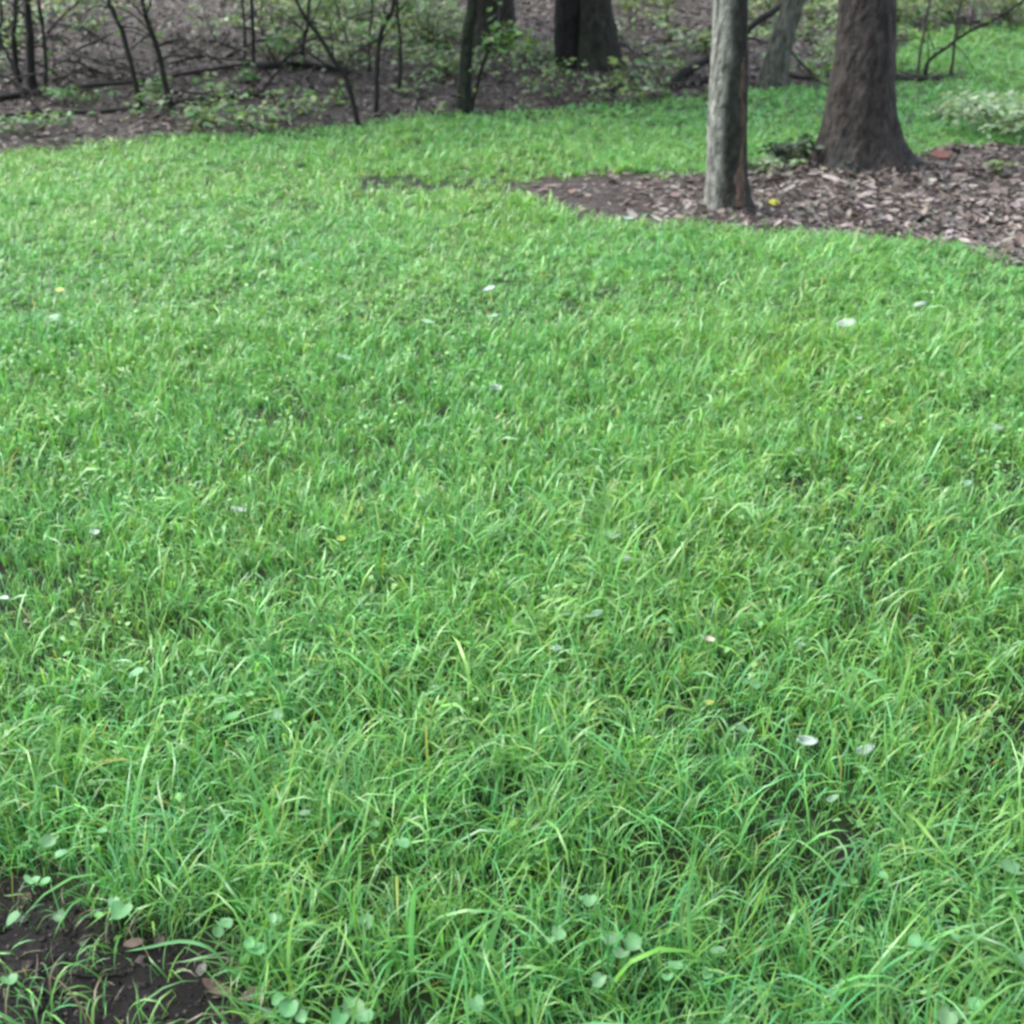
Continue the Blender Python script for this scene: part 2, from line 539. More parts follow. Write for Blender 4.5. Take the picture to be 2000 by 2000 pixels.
x, y = region_pts(g, 64000, -7.2, 7.2, 6.5, 14.2, lambda px, py, x, y: woods_mask(px, py - 2))
V, F, C = litter(x, y, g.uniform(0.022, 0.066, len(x)), g, pal=np.array(LIT_PAL) * 0.8, lift=0.03)
tag(link('woodland_litter', mesh_np('woodland_litter', V, F, C, smooth=False), M_LITTER), 'grey brown dead leaves carpeting the woodland floor behind the lawn', 'leaf litter', kind='stuff')

# scraps among the near earth and thin grass
x, y = region_pts(g, 900, -1.6, 1.6, 0.6, 2.2, lambda px, py, x, y: cover(x, y) < 0.5)
V, F, C = litter(x, y, g.uniform(0.008, 0.028, len(x)), g, lift=0.006)
x2, y2 = region_pts(g, 60000, -1.7, 1.7, 0.6, 2.0, lambda px, py, x, y: cover(x, y) < 0.2)
ico = np.array([[0, 0, 1], [.9, 0, .2], [.2, .85, .25], [-.75, .5, .15], [-.7, -.55, .2], [.25, -.9, .1], [0, 0, -.6]])
n = len(x2)
sz = g.uniform(0.0010, 0.0040, n) * g.choice([1] * 24 + [1.9, 2.8], n)
P = np.stack([x2, y2, height(x2, y2) + sz * 0.3], -1)
rot = g.uniform(0, 6.28, n)
cr, sr = np.cos(rot)[:, None], np.sin(rot)[:, None]
IV = np.stack([ico[None, :, 0] * cr - ico[None, :, 1] * sr, ico[None, :, 0] * sr + ico[None, :, 1] * cr, np.repeat(ico[None, :, 2], n, 0)], -1)
IV = P[:, None] + IV * sz[:, None, None] * g.uniform(.7, 1.3, (n, 7, 1))
ft = np.array([[0, 1, 2], [0, 2, 3], [0, 3, 4], [0, 4, 5], [0, 5, 1], [6, 2, 1], [6, 3, 2], [6, 4, 3], [6, 5, 4], [6, 1, 5]])
IF = (np.arange(n)[:, None, None] * 7 + ft[None]).reshape(-1, 3)
IC = np.repeat(pick([[0.014, 0.0125, 0.0125], [0.026, 0.023, 0.022], [0.007, 0.0065, 0.007], [0.010, 0.009, 0.009], [0.075, 0.066, 0.062], [0.04, 0.034, 0.031]], n, g, 0.3), 7, 0)
V, F, C = join([(V, F, C), (IV.reshape(-1, 3), [IF], IC)])
tag(link('earth_crumbs', mesh_np('earth_crumbs', V, F, C, smooth=False), M_CRUMB), 'crumbs of dark earth and leaf scraps on the bare near corner', 'earth', kind='stuff')

# ------------------------------------------------------------------ trees
BRN = np.array([0.0279, 0.0243, 0.0229]); DRK = np.array([0.0077, 0.0081, 0.0072]); MOSS = np.array([0.0144, 0.0234, 0.0126]); GRY = np.array([0.130, 0.134, 0.122])


def local(v, o):
    return v - np.asarray(o)


def make_crown(name, n, centre, radii, leaf, pal, seed, clumps=14, cl_r=0.45):
    g = np.random.default_rng(seed)
    cc = rand_dirs(clumps, g) * g.uniform(0.25, 1.0, (clumps, 1)) * np.asarray(radii) + np.asarray(centre)
    i = g.integers(0, clumps, n)
    pos = cc[i] + g.normal(0, cl_r, (n, 3)) * np.asarray(radii) * 0.5
    az = g.uniform(0, 6.283, n)
    f = np.stack([np.cos(az), np.sin(az), g.normal(-0.15, 0.35, n)], -1)
    V, F, C = leaf_batch(pos, f, rand_dirs(n, g, 2.2), g.uniform(0.6, 1.25, n) * leaf, g.uniform(0.45, 0.75, n), g.uniform(0, 0.4, n), g.uniform(0, 0.4, n), pick(pal, n, g, 0.2))
    return V, F, C


CAN_PAL = [[0.05, 0.12, 0.03], [0.06, 0.14, 0.035], [0.045, 0.11, 0.03]]


def trunk_tree(name, label, foot_px, pts_px, widths_px, flare, colour_fn, sides=26, seed=0, lobes=None, top=7.5, crown=(2.0, 1500), group=None, rings=46, rough=0.03, extra=None):
    """trunk through photo points standing at one distance; limbs and crown above the frame"""
    foot = ground_at(*foot_px)
    Y = foot[1]
    P = [foot - np.array([0, 0, 0.06])] + [at_depth(px, py, Y) for px, py in pts_px]
    rad = [w * float((q - np.array([0, 0, CAM_H])) @ FWD) / FPX / 2 for w, q in zip(widths_px, P)]
    d = (P[-1] - P[-2]) / np.linalg.norm(P[-1] - P[-2])
    lean = np.array([d[0] * 0.4, d[1] * 0.4, 1.0]); lean /= np.linalg.norm(lean)
    z_up = P[-1][2]
    while z_up < top:
        P.append(P[-1] + lean * 1.4 + np.array([random.uniform(-.06, .06), random.uniform(-.06, .06), 0]))
        rad.append(rad[-1] * 0.88)
        z_up = P[-1][2]
    P = np.array(P)
    hp = np.concatenate([[0], np.cumsum(np.linalg.norm(np.diff(P, axis=0), axis=1))])
    # rings packed near the ground
    hh = np.concatenate([np.linspace(0, 1.6, rings - 12), np.linspace(1.75, hp[-1], 12)])
    path = np.stack([np.interp(hh, hp, P[:, k]) for k in range(3)], -1)
    sm = smooth_path(P, 80)
    hs_ = np.concatenate([[0], np.cumsum(np.linalg.norm(np.diff(sm, axis=0), axis=1))])
    path = np.stack([np.interp(hh / hp[-1] * hs_[-1], hs_, sm[:, k]) for k in range(3)], -1)
    rr = np.interp(hh, hp, rad)
    g = np.random.default_rng(seed)
    lob = lobes if lobes is not None else [(g.uniform(0, 6.28), g.uniform(.6, 1.2)) for _ in range(5)]
    ph = g.uniform(0, 6.28, 4)

    def shape(th, k):
        h = hh[k]
        e = math.exp(-max(h - 0.03, 0) / flare[1])
        fl = 1 + flare[0] * e * (0.45 + sum(a * np.exp(-((np.angle(np.exp(1j * (th - t)))) / 0.38) ** 2) for t, a in lob) * 0.8)
        ridg = 1 + rough * np.sin(9 * th + ph[0] + 1.2 * np.sin(3.1 * h + ph[1])) + rough * 0.8 * np.sin(5 * th + 4 * h + ph[2]) + rough * 0.5 * np.sin(14 * th - 6 * h + ph[3])
        return fl * ridg
    V, F = tube(path, rr, sides, 0.012, seed, shape)
    th = np.tile(np.linspace(0, 2 * math.pi, sides, endpoint=False), len(hh))
    H = np.repeat(hh, sides)
    C = colour_fn(th, H, V[:len(th)], foot)
    C = np.vstack([C, C[-1:], C[:1]])
    root = thing(name, foot, label, 'tree', group)
    tr = link('trunk', mesh_np('trunk', local(V, foot), F, C), M_BARK, root)
    if extra is not None:
        extra(tr, path, rr, hh, foot, shape, sides)
    # limbs and leaves overhead
    topP = path[-1]
    for b in range(4):
        a = b * 1.6 + seed
        s0 = path[-2 - b % 3]
        e = s0 + np.array([math.cos(a) * crown[0] * 0.8, math.sin(a) * crown[0] * 0.8, crown[0] * 0.7])
        pth = smooth_path([s0, (s0 + e) / 2 + np.array([0, 0, 0.15]), e], 8)
        v, f = tube(pth, np.linspace(rr[-1] * 0.55, 0.015, 8), 7, 0.04, seed + b)
        link('limb', mesh_np('limb', local(v, foot), f, np.tile(BRN, (len(v), 1))), M_BARK, root)
    cv, cf, cc = make_crown('crown', crown[1], topP + np.array([0, 0.6 * crown[0] if foot[1] > 7.5 else 0, crown[0] * 0.5]), np.array([crown[0], crown[0], crown[0] * 0.7]), 0.13, CAN_PAL, seed + 5, 22, 0.5)
    link('crown', mesh_np('crown', local(cv, foot), cf, cc), M_LEAF, root)
    return root


def nz(th, H, k=0):
    return fbm(th * 1.6, H * 2.2, 2.0, k)


def col_big(th, H, V, foot):
    t = nz(th, H, 2)[:, None]
    c = BRN * 1.15 * (1 + 0.35 * t)
    m = np.clip(nz(th, H * 0.7, 6) * 1.2 + 0.9 - H * 3.5, 0, 0.8)[:, None]
    return np.clip(c * (1 - m) + np.array([0.024, 0.028, 0.026]) * m, 0.006, 1)


def col_thin(th, H, V, foot):
    # pale smooth bark on one side, dark green-brown bark on the other, split apart by a wandering edge
    x = (V[:, 0] - (foot[0])) ; xc = np.zeros_like(x)
    for h in np.unique(H):
        i = H == h
        xc[i] = (x[i] - x[i].mean()) / (np.ptp(x[i]) / 2 + 1e-6)
    edge = -0.52 + 0.42 * np.clip(H, 0, 1.2) + 0.08 * np.sin(5 * H + 1) - 0.12 * np.exp(-H / 0.15) + 0.12 * nz(th, H * 2, 3)
    k = 1 / (1 + np.exp(-(xc - edge) * 13))
    pale = GRY * 1.3 * (1 + 0.18 * nz(th, H * 2, 1)[:, None])
    dark = np.array([0.022, 0.024, 0.020]) * (1 + 0.45 * nz(th, H * 2, 5)[:, None])
    low = np.clip(1 - H / 0.16, 0, 1)[:, None] * 0.55
    pale = pale * (1 - low) + np.array([0.05, 0.056, 0.04]) * low
    return np.clip(pale * (1 - k[:, None]) + dark * k[:, None], 0.01, 1)


def bark_strip(tr, path, rr, hh, foot, shape, sides):
    """long split of bare reddish wood down the right-hand face"""
    rows, V = [], []
    hs2 = np.linspace(0.02, 0.80, 46)
    for h in hs2:
        k = int(np.argmin(abs(hh - h)))
        c = np.array([np.interp(h, hh, path[:, i]) for i in range(3)])
        r = np.interp(h, hh, rr)
        w = max(0.06, 0.22 + 0.06 * math.sin(11 * h) + 0.05 * math.sin(27 * h + 1) + 0.03 * math.sin(61 * h) + 0.30 * max(0, 0.28 - h) / 0.28 - 0.20 * max(0, (h - 0.55) / 0.25))
        a0 = -0.92 - 1.1 * max(0, 0.30 - h) + 0.06 * math.sin(17 * h) + 0.03 * math.sin(47 * h)
        for q in range(6):
            a = a0 + w * (q / 5 - 0.5) * 2
            fl = float(shape_at(shape, a, k, tr, sides))
            bul = 1.0 + (0.035 if 0 < q < 5 else -0.01) + 0.008 * math.sin(31 * h + q * 2)
            V.append(c + np.array([math.cos(a), math.sin(a), 0]) * r * fl * bul)
    V = np.array(V)
    n = len(hs2)
    i = (np.arange(n - 1)[:, None] * 6 + np.arange(5)[None]).ravel()
    F = np.stack([i, i + 1, i + 7, i + 6], -1)
    g = np.random.default_rng(5)
    hcol = np.repeat(hs2, 6)
    t = fbm(np.tile(np.arange(6), n) * 0.6, hcol * 7, 1.3, 4)
    C = np.array([0.080, 0.054, 0.043]) * (1 + 0.55 * t[:, None])
    link('bare_wood', mesh_np('bare_wood', local(V, foot), [F], np.clip(C, 0.02, 1)), M_BARK, tr)['label'] = 'split of bare reddish wood down the dark face'


def shape_at(shape, a, k, tr, sides):
    # tube() sets angle 0 along A = T x ref; find the ring radius facing world direction a
    vs = tr.data.vertices
    base = k * sides
    co = np.array([vs[base + j].co[:] for j in range(sides)])
    c = co.mean(0)
    ang = np.arctan2(co[:, 1] - c[1], co[:, 0] - c[0])
    r = np.hypot(co[:, 0] - c[0], co[:, 1] - c[1])
    j = np.argsort(ang)
    rw = np.interp((a + math.pi) % (2 * math.pi) - math.pi, ang[j], r[j], period=2 * math.pi)
    return rw / _rr_cache(tr, k)


_RC = {}


def _rr_cache(tr, k):
    return _RC[tr.data.name][k]


def thin_extra(tr, path, rr, hh, foot, shape, sides):
    _RC[tr.data.name] = rr
    bark_strip(tr, path, rr, hh, foot, shape, sides)


trunk_tree('smooth_bark_tree', 'slim tree with pale grey bark and a split of bare reddish wood', (1423, 405), [(1420, 300), (1424, 150), (1427, 0), (1430, -200)], [76, 77, 74, 66, 62],
           (0.42, 0.09), col_thin, sides=40, seed=3, lobes=[(0.2, .9), (1.7, .7), (2.9, 1.1), (4.4, .9), (5.4, .6)], crown=(1.8, 600), rough=0.012, rings=60, top=9.0, extra=thin_extra)
trunk_tree('broad_trunk_tree', 'thick dark brown trunk flaring at its foot behind the mulch bed', (1677, 318), [(1679, 200), (1688, 100), (1694, 0), (1700, -160)], [136, 122, 112, 107, 102],
           (0.58, 0.16), col_big, sides=48, seed=8, lobes=[(0.0, .65), (1.2, .5), (2.4, .8), (3.2, 1.2), (4.2, .7), (5.2, 1.0)], crown=(2.4, 800), rough=0.03, rings=60, top=9.0)


def col_flat(base, moss=0.0):
    def f(th, H, V, foot):
        c = np.asarray(base) * (1 + 0.4 * nz(th, H, 4)[:, None])
        m = np.clip(moss + 0.4 * nz(th, H, 1), 0, 1)[:, None] * (moss > 0)
        return np.clip(c * (1 - m) + MOSS * m, 0.006, 1)
    return f


trunk_tree('woodland_tree', 'dark mossy trunk rising behind the leafy leaning sapling', (958, 95), [(960, 40), (958, 0), (955, -120)], [92, 88, 86, 82], (0.3, 0.2), col_flat(BRN * 0.75, 0.35), seed=21, crown=(2.6, 1800), top=6.5)
trunk_tree('woodland_tree', 'near black narrow trunk touching the broad dark brown one', (1112, 132), [(1106, 70), (1110, 0), (1112, -120)], [40, 46, 52, 50], (0.25, 0.15), col_flat(DRK * 0.6), seed=31, crown=(1.6, 800), top=6.0)
trunk_tree('woodland_tree', 'broad dark brown woodland trunk beside the near black one', (1166, 128), [(1160, 60), (1154, 0), (1150, -120)], [86, 78, 74, 70], (0.35, 0.2), col_flat(BRN * 0.62, 0.3), seed=41, crown=(2.4, 1600), top=6.5)
trunk_tree('woodland_tree', 'slender grey leaning tree with exposed roots between the two near trunks', (1508, 165), [(1524, 90), (1545, 20), (1565, -60)], [46, 44, 42, 40], (0.7, 0.16), col_flat([0.075, 0.08, 0.07], 0.2), seed=51, crown=(1.8, 1000), top=6.0)
trunk_tree('woodland_tree', 'slim black green trunk standing at the edge of the lawn', (906, 218), [(909, 130), (915, 50), (924, -20)], [30, 24, 23, 22], (0.35, 0.1), col_flat(DRK * 0.9, 0.45), sides=16, seed=61, crown=(1.5, 700), top=5.0)


# two unseen trees added behind the camera, their crowns shading the near grass
for tx_, ty_, sd_, lb_ in ((-1.7, -1.9, 71, 'unseen tree added behind the viewer to shade the near grass, towards the left'), (1.9, -2.3, 81, 'unseen tree added behind the viewer to shade the near grass, towards the right')):
    ft = np.array([tx_, ty_, float(height(tx_, ty_))])
    root = thing('added_shade_tree', ft, lb_, 'tree')
    pth = smooth_path([ft - [0, 0, .05], ft + [0.05, 0.1, 2.2], ft + [0.1, 0.5, 4.6], ft + [0.1, 0.9, 6.4]], 24)
    v, f = tube(pth, np.linspace(0.15, 0.05, 24), 16, 0.03, sd_)
    link('trunk', mesh_np('trunk', local(v, ft), f, np.tile(BRN, (len(v), 1))), M_BARK, root)
    for b in range(5):
        a = 0.3 + b * 1.25
        s0 = pth[12 + 2 * b]
        e = s0 + np.array([math.cos(a) * 1.7, math.sin(a) * 1.5 + 0.5, 0.9])
        v, f = tube(smooth_path([s0, (s0 + e) / 2 + [0, 0, .15], e], 8), np.linspace(0.05, 0.01, 8), 7, 0.05, b)
        link('limb', mesh_np('limb', local(v, ft), f, np.tile(BRN, (len(v), 1))), M_BARK, root)
    V, F, C = make_crown('crown', 3200, pth[-1] + np.array([-0.25 * tx_, 1.3, -1.3]), np.array([2.2, 2.2, 1.1]), 0.15, CAN_PAL, sd_, 26, 0.5)
    link('crown', mesh_np('crown', local(V, ft), F, C), M_LEAF, root)

# ------------------------------------------------------------------ saplings, stakes, fallen branches
SAP_PAL = [[0.0810, 0.1800, 0.0540], [0.0990, 0.1890, 0.0630], [0.0630, 0.1530, 0.0495], [0.1170, 0.1890, 0.0675]]


def px_poly(foot, pts, dy=0.0):
    """foot on the ground, further points at the foot's distance (dy: how far it leans away)"""
    p0 = ground_at(*foot)
    out = [p0 - np.array([0, 0, 0.04])]
    for i, (px, py) in enumerate(pts):
        out.append(at_depth(px, py, p0[1] + dy * (i + 1) / len(pts)))
    return p0, out


def sapling(label, foot, pts, w, branches=(), leaves=40, tone=DRK, seed=0, name='sapling', cat='sapling', group='saplings at the wood edge', grow=2.4, leaf_at=None, dy=0.0, leaf=0.055):
    g = np.random.default_rng(900 + seed)
    p0, P = px_poly(foot, pts, dy)
    mpp = float((p0 - np.array([0, 0, CAM_H])) @ FWD) / FPX
    d = P[-1] - P[-2]; d = d / np.linalg.norm(d)
    if grow > 0:
        d = d + np.array([0, 0, 0.35]); d /= np.linalg.norm(d)
        P.append(P[-1] + d * grow * 0.5 + g.normal(0, 0.03, 3)); P.append(P[-1] + d * grow * 0.5 + g.normal(0, 0.05, 3))
    n = 7 * len(P)
    path = smooth_path(P, n)
    path[2:] += np.cumsum(g.normal(0, 0.0022, (n - 2, 3)), axis=0)
    r = w * mpp / 2
    rad = np.linspace(1.08, 0.5 if grow > 0 else 0.6, n) * r
    root = thing(name, p0, label, cat, group)
    v, f = tube(path, rad, 9, 0.07, seed)
    v = np.asarray(v)
    tint = np.asarray(tone) * (1 + 0.4 * fbm(v[:, 0] * 3, v[:, 2] * 6, 2.0, 3)[:, None])
    link('stem', mesh_np('stem', local(v, p0), f, np.clip(tint, 0.005, 1)), M_TWIG, root)
    ends = [path[-1]]
    for bp, bw in branches:
        Q = [at_depth(px, py, p0[1] + (0.12 * k * (1 if seed % 2 else -1))) for k, (px, py) in enumerate(bp)]
        bpth = smooth_path(Q, 12)
        bv, bf = tube(bpth, np.linspace(1, 0.45, 12) * bw * mpp / 2, 6, 0.07, seed + 3)
        link('branch', mesh_np('branch', local(bv, p0), bf, np.tile(np.asarray(tone), (len(bv), 1))), M_TWIG, root)
        ends.append(bpth[-1])
    # a few fine side twigs
    for t in range(7 if grow > 0 else 3):
        k = int(g.uniform(0.25, 0.92) * n)
        s0 = path[k]
        dr = rand_dirs(1, g, 0.6)[0] * g.uniform(0.15, 0.4)
        tv, tf = tube(smooth_path([s0, s0 + dr * 0.5 + np.array([0, 0, .03]), s0 + dr], 6), np.linspace(0.3, 0.1, 6) * r + 0.001, 5, 0.05, t)
        link('branch', mesh_np('branch', local(tv, p0), tf, np.tile(np.asarray(tone), (len(tv), 1))), M_TWIG, root)
        ends.append(s0 + dr)
    if grow > 2:
        top = 480
        tp = path[-1] + g.normal(0, 1, (top, 3)) * np.array([0.75, 0.55, 0.45]) + np.array([0, 1.0, 0.45])
        az = g.uniform(0, 6.28, top)
        tv, tf, tcc = leaf_batch(tp, np.stack([np.cos(az), np.sin(az), g.normal(-.2, .3, top)], -1), rand_dirs(top, g, 2.0), g.uniform(.08, .17, top), g.uniform(.45, .75, top), 0.2, g.uniform(0, .4, top), pick(CAN_PAL, top, g))
        link('crown', mesh_np('crown', local(tv, p0), tf, tcc), M_LEAF, root)
    if leaves:
        pos = np.array(ends)[g.integers(0, len(ends), leaves)] + g.normal(0, 0.10, (leaves, 3))
        if leaf_at is not None:
            c0 = at_depth(leaf_at[0], leaf_at[1], p0[1])
            m = leaves * 2 // 3
            pos[:m] = c0 + g.normal(0, 1, (m, 3)) * np.array([leaf_at[2], leaf_at[2] * 0.6, leaf_at[2] * 0.55]) * mpp
        az = g.uniform(0, 6.28, leaves)
        fv = np.stack([np.cos(az), np.sin(az), g.normal(-.2, .3, leaves)], -1)
        V, F, C = leaf_batch(pos, fv, rand_dirs(leaves, g, 2.0), g.uniform(.6, 1.3, leaves) * leaf, g.uniform(.45, .75, leaves), 0.2, g.uniform(0, .4, leaves), pick(SAP_PAL, leaves, g))
        link('side_leaves', mesh_np('side_leaves', local(V, p0), F, C), M_LEAF, root)
    return root


sapling('thickest black stem of the clump at the left edge of the wood', (62, 176), [(58, 90), (52, 0)], 17, [([(60, 95), (80, 90), (95, 95)], 6)], seed=1)
sapling('thin dark stem standing just left of the thickest stem of the left clump', (40, 160), [(27, 80), (31, 0)], 11, seed=2)
sapling('thin dark stem with a side branch, right of the thickest stem of the left clump', (88, 172), [(84, 80), (72, 0)], 7, [([(92, 65), (125, 28), (168, -6)], 5)], seed=3)
sapling('wispy stem leaning in from the left edge of the wood', (38, 158), [(12, 100), (-10, 60)], 5, seed=4, leaves=10)
sapling('leaning black sapling left of its parallel twin behind the curved fallen branch', (277, 218), [(263, 150), (238, 60), (214, -4)], 11, [([(258, 95), (282, 72), (300, 50)], 4)], seed=5)
sapling('leaning black sapling right of its parallel twin behind the curved fallen branch', (339, 220), [(316, 130), (291, 50), (275, -4)], 11.5, [([(285, 30), (292, 12), (294, -8)], 5)], seed=6)
sapling('straight dark pole on the left of the close pair behind the brush', (477, 124), [(479, 60), (476, -4)], 6, seed=7, leaves=16)
sapling('straight dark pole on the right of the close pair behind the brush', (495, 126), [(493, 60), (488, -4)], 8, seed=8, leaves=16)
sapling('long slanting black sapling whose foot stands in the lawn edge', (704, 248), [(678, 160), (640, 100), (598, 32), (578, -6)], 10, seed=9)
sapling('short dark upright stem meeting the long slanting sapling', (590, 122), [(593, 70), (599, 20)], 9, seed=10, leaves=16)
sapling('upright sapling with an arched side branch, right of the slanting one', (733, 226), [(735, 150), (741, 78), (758, 30), (768, -6)], 10, [([(737, 78), (700, 98), (680, 118), (675, 142)], 5)], seed=11)
sapling('straight thin sapling right of the one with the arched branch', (779, 184), [(782, 90), (776, -5)], 7, [([(780, 20), (790, 8), (800, -8)], 4)], seed=12)
sapling('thinnest grey twig stem above the arched side branch', (690, 128), [(676, 70), (655, -4)], 4.5, seed=13, tone=BRN, leaves=12)
sapling('faint dark stem just left of the sapling with the arched branch', (722, 140), [(721, 70), (728, -4)], 6, seed=23, tone=BRN * 0.8, leaves=12)
sapling('thin leaning sapling with a bright green leaf cluster, against the slim black trunk', (916, 218), [(946, 120), (968, 62), (988, -4)], 7, seed=14, leaves=190, leaf_at=(990, 68, 20), leaf=0.06)
sapling('leaning broken branch on the right lawn reaching up to the corner', (1806, 154), [(1809, 134), (1814, 117), (1850, 87), (1892, 56), (1996, -4)], 8, seed=15, name='leaning_branch', cat='branch', group=None, leaves=50)
sapling('thin upright stick left of the leaning broken branch', (1790, 152), [(1799, 95), (1812, 20)], 6, seed=16, tone=BRN * 1.4, leaves=30, name='upright_stick', cat='stick', group=None, grow=0.6)
sapling('thin upright stick right of the foot of the leaning broken branch', (1858, 152), [(1866, 90), (1872, 40)], 6, seed=17, tone=BRN * 1.4, leaves=24, name='upright_stick', cat='stick', group=None, grow=0.5)
sapling('thin dark stem at the very left of the wood behind the brush', (-14, 150), [(-2, 70), (4, -4)], 7, seed=18)
sapling('faint sapling behind the green seedlings right of the paired poles', (515, 60), [(512, 30), (516, -4)], 5, seed=19, tone=BRN, leaves=20)
sapling('dark leaning dead trunk crossing behind the slim pale tree', (1296, 166), [(1345, 134), (1400, 102), (1470, 48), (1545, -8)], 19, seed=20, name='leaning_dead_trunk', cat='dead trunk', group=None, leaves=0, grow=0.8, dy=0.8)


def fallen(label, pts, w, tone, seed, lift=0.3, name='fallen_branch', twigs=3):
    g = np.random.default_rng(700 + seed)
    P = np.array([ground_at(*p) for p in pts])
    mpp = np.linalg.norm(P[0] - np.array([0, 0, CAM_H])) / FPX
    r = w * mpp / 2
    P[:, 2] += r * 0.7 + lift * r * np.sin(np.linspace(0.3, 2.9, len(P)))
    path = smooth_path(P, 8 * len(P))
    path[:, 2] = np.maximum(path[:, 2], height(path[:, 0], path[:, 1]) + r * 0.4)
    n = len(path)
    root = thing(name, path[0], label, 'branch')
    v, f = tube(path, np.linspace(1, 0.55, n) * r, 9, 0.08, seed)
    c = np.asarray(tone) * (1 + 0.45 * fbm(v[:, 0] * 3, v[:, 1] * 3, 2.0, 2)[:, None])
    bough = link('bough', mesh_np('bough', local(v, path[0]), f, np.clip(c, 0.006, 1)), M_TWIG, root)
    for t in range(twigs):
        k = int(g.uniform(0.2, 0.95) * n) - 1
        dr = rand_dirs(1, g, 0.5)[0] * g.uniform(0.2, 0.6); dr[2] = abs(dr[2]) * 0.7
        tv, tf = tube(smooth_path([path[k], path[k] + dr * 0.5, path[k] + dr + g.normal(0, .04, 3)], 7), np.linspace(0.4, 0.12, 7) * r + 0.001, 5, 0.06, t)
        link('twig', mesh_np('twig', local(tv, path[0]), tf, np.tile(np.asarray(tone), (len(tv), 1))), M_TWIG, bough)
    return root


fallen('long curved fallen branch lying across the left of the wood', [(-60, 204), (100, 184), (190, 174), (280, 166), (400, 146), (500, 131), (650, 134)], 10, BRN * 0.55, 1, 0.8)
fallen('dark rotting branch behind the lawn edge at the left', [(-50, 236), (80, 226), (200, 222), (330, 208), (450, 182)], 9, DRK, 2)
fallen('dark branch sloping down through the brush behind the leaning twins', [(100, 96), (180, 118), (260, 142), (330, 160)], 6, DRK, 3)
fallen('short crooked dark branch left of the paired poles', [(385, 76), (430, 88), (462, 98)], 7, DRK, 4)
fallen('pale weathered branch under the paired poles', [(330, 126), (400, 112), (470, 128)], 7, GRY * 0.5, 5)
fallen('dark log lying between the paired poles and the slanting sapling', [(500, 136), (580, 132), (640, 138), (680, 148)], 12, DRK, 6)
fallen('dark log in shadow right of the leaning twins at the lawn edge', [(380, 206), (450, 196), (540, 190)], 12, DRK * 0.8, 7)
fallen('thin dark twig branch lying left of the dead leaning trunk', [(1195, 78), (1235, 100), (1252, 135)], 6, DRK, 8)
fallen('brown rotten branch at the foot of the dark trees', [(1310, 174), (1360, 168), (1400, 160)], 12, DRK, 9)
fallen('thin dark stick lying on the mulch right of the broad trunk', [(1690, 352), (1740, 344), (1808, 334)], 7, DRK, 10, twigs=1)
fallen('dark stick half buried in the mulch at the right edge', [(1880, 452), (1950, 442), (2040, 432)], 9, DRK, 11, twigs=1)
fallen('dark stick lying in the bare earth at the near left corner', [(130, 1902), (180, 1909), (235, 1905)], 7, DRK * 0.8, 12, twigs=0)
fallen('dark gap-edged bough on the lawn under the leaning broken branch', [(1740, 158), (1800, 158), (1880, 156)], 8, DRK, 13)
fallen('grey root-like branch right of the slender tree with exposed roots', [(1540, 150), (1575, 158), (1600, 150)], 12, BRN, 14)

# ------------------------------------------------------------------ seedlings and shrubs
GREEN = [[0.0540, 0.1440, 0.0495], [0.0765, 0.1665, 0.0585]]
YEL = [[0.1350, 0.1980, 0.0675], [0.1620, 0.2160, 0.0810], [0.1080, 0.1710, 0.0585]]
PALE = [[0.1350, 0.2025, 0.1125], [0.1710, 0.2250, 0.1395], [0.1170, 0.1890, 0.0900]]
DKG = [[0.014, 0.034, 0.014], [0.022, 0.045, 0.02]]


def shrub(label, foot, w, h, n, pal, seed, leaf=0.05, name='seedling', cat='seedling', group='green seedlings in the wood'):
    g = np.random.default_rng(500 + seed)
    p0 = ground_at(*foot)
    mpp = np.linalg.norm(p0 - np.array([0, 0, CAM_H])) / FPX
    W, H = w * mpp, h * mpp
    root = thing(name, p0, label, cat, group)
    k = max(3, n // 14)
    tips, st = [], []
    for i in range(k):
        a = g.uniform(0, 6.28); rr_ = W * 0.5 * math.sqrt(g.random())
        e = p0 + np.array([math.cos(a) * rr_, math.sin(a) * rr_ * 0.8, H * g.uniform(0.35, 1.0)])
        tips.append(e)
        v, f = tube(smooth_path([p0 + g.normal(0, W * 0.05, 3) * np.array([1, 1, 0]), (p0 + e) / 2 + np.array([0, 0, H * .12]), e], 5), np.linspace(0.004, 0.0018, 5), 5, 0.04, i)
        st.append((v, f, np.array([0.07, 0.085, 0.035])))
    v, f, c = join(st)
    link('stems', mesh_np('stems', local(v, p0), f, c), M_TWIG, root)
    pos = np.array(tips)[g.integers(0, k, n)] + g.normal(0, 1, (n, 3)) * np.array([W * .10, W * .10, H * .10])
    pos[:, 2] = np.maximum(pos[:, 2], height(pos[:, 0], pos[:, 1]) + 0.015)
    az = g.uniform(0, 6.28, n)
    fv = np.stack([np.cos(az), np.sin(az), g.normal(-.1, .25, n)], -1)
    V, F, C = leaf_batch(pos, fv, rand_dirs(n, g, 2.5), g.uniform(.6, 1.3, n) * leaf, g.uniform(.5, .8, n), 0.2, g.uniform(0, .4, n), pick(pal, n, g))
    link('foliage', mesh_np('foliage', local(V, p0), F, C), M_LEAF, root)
    return root


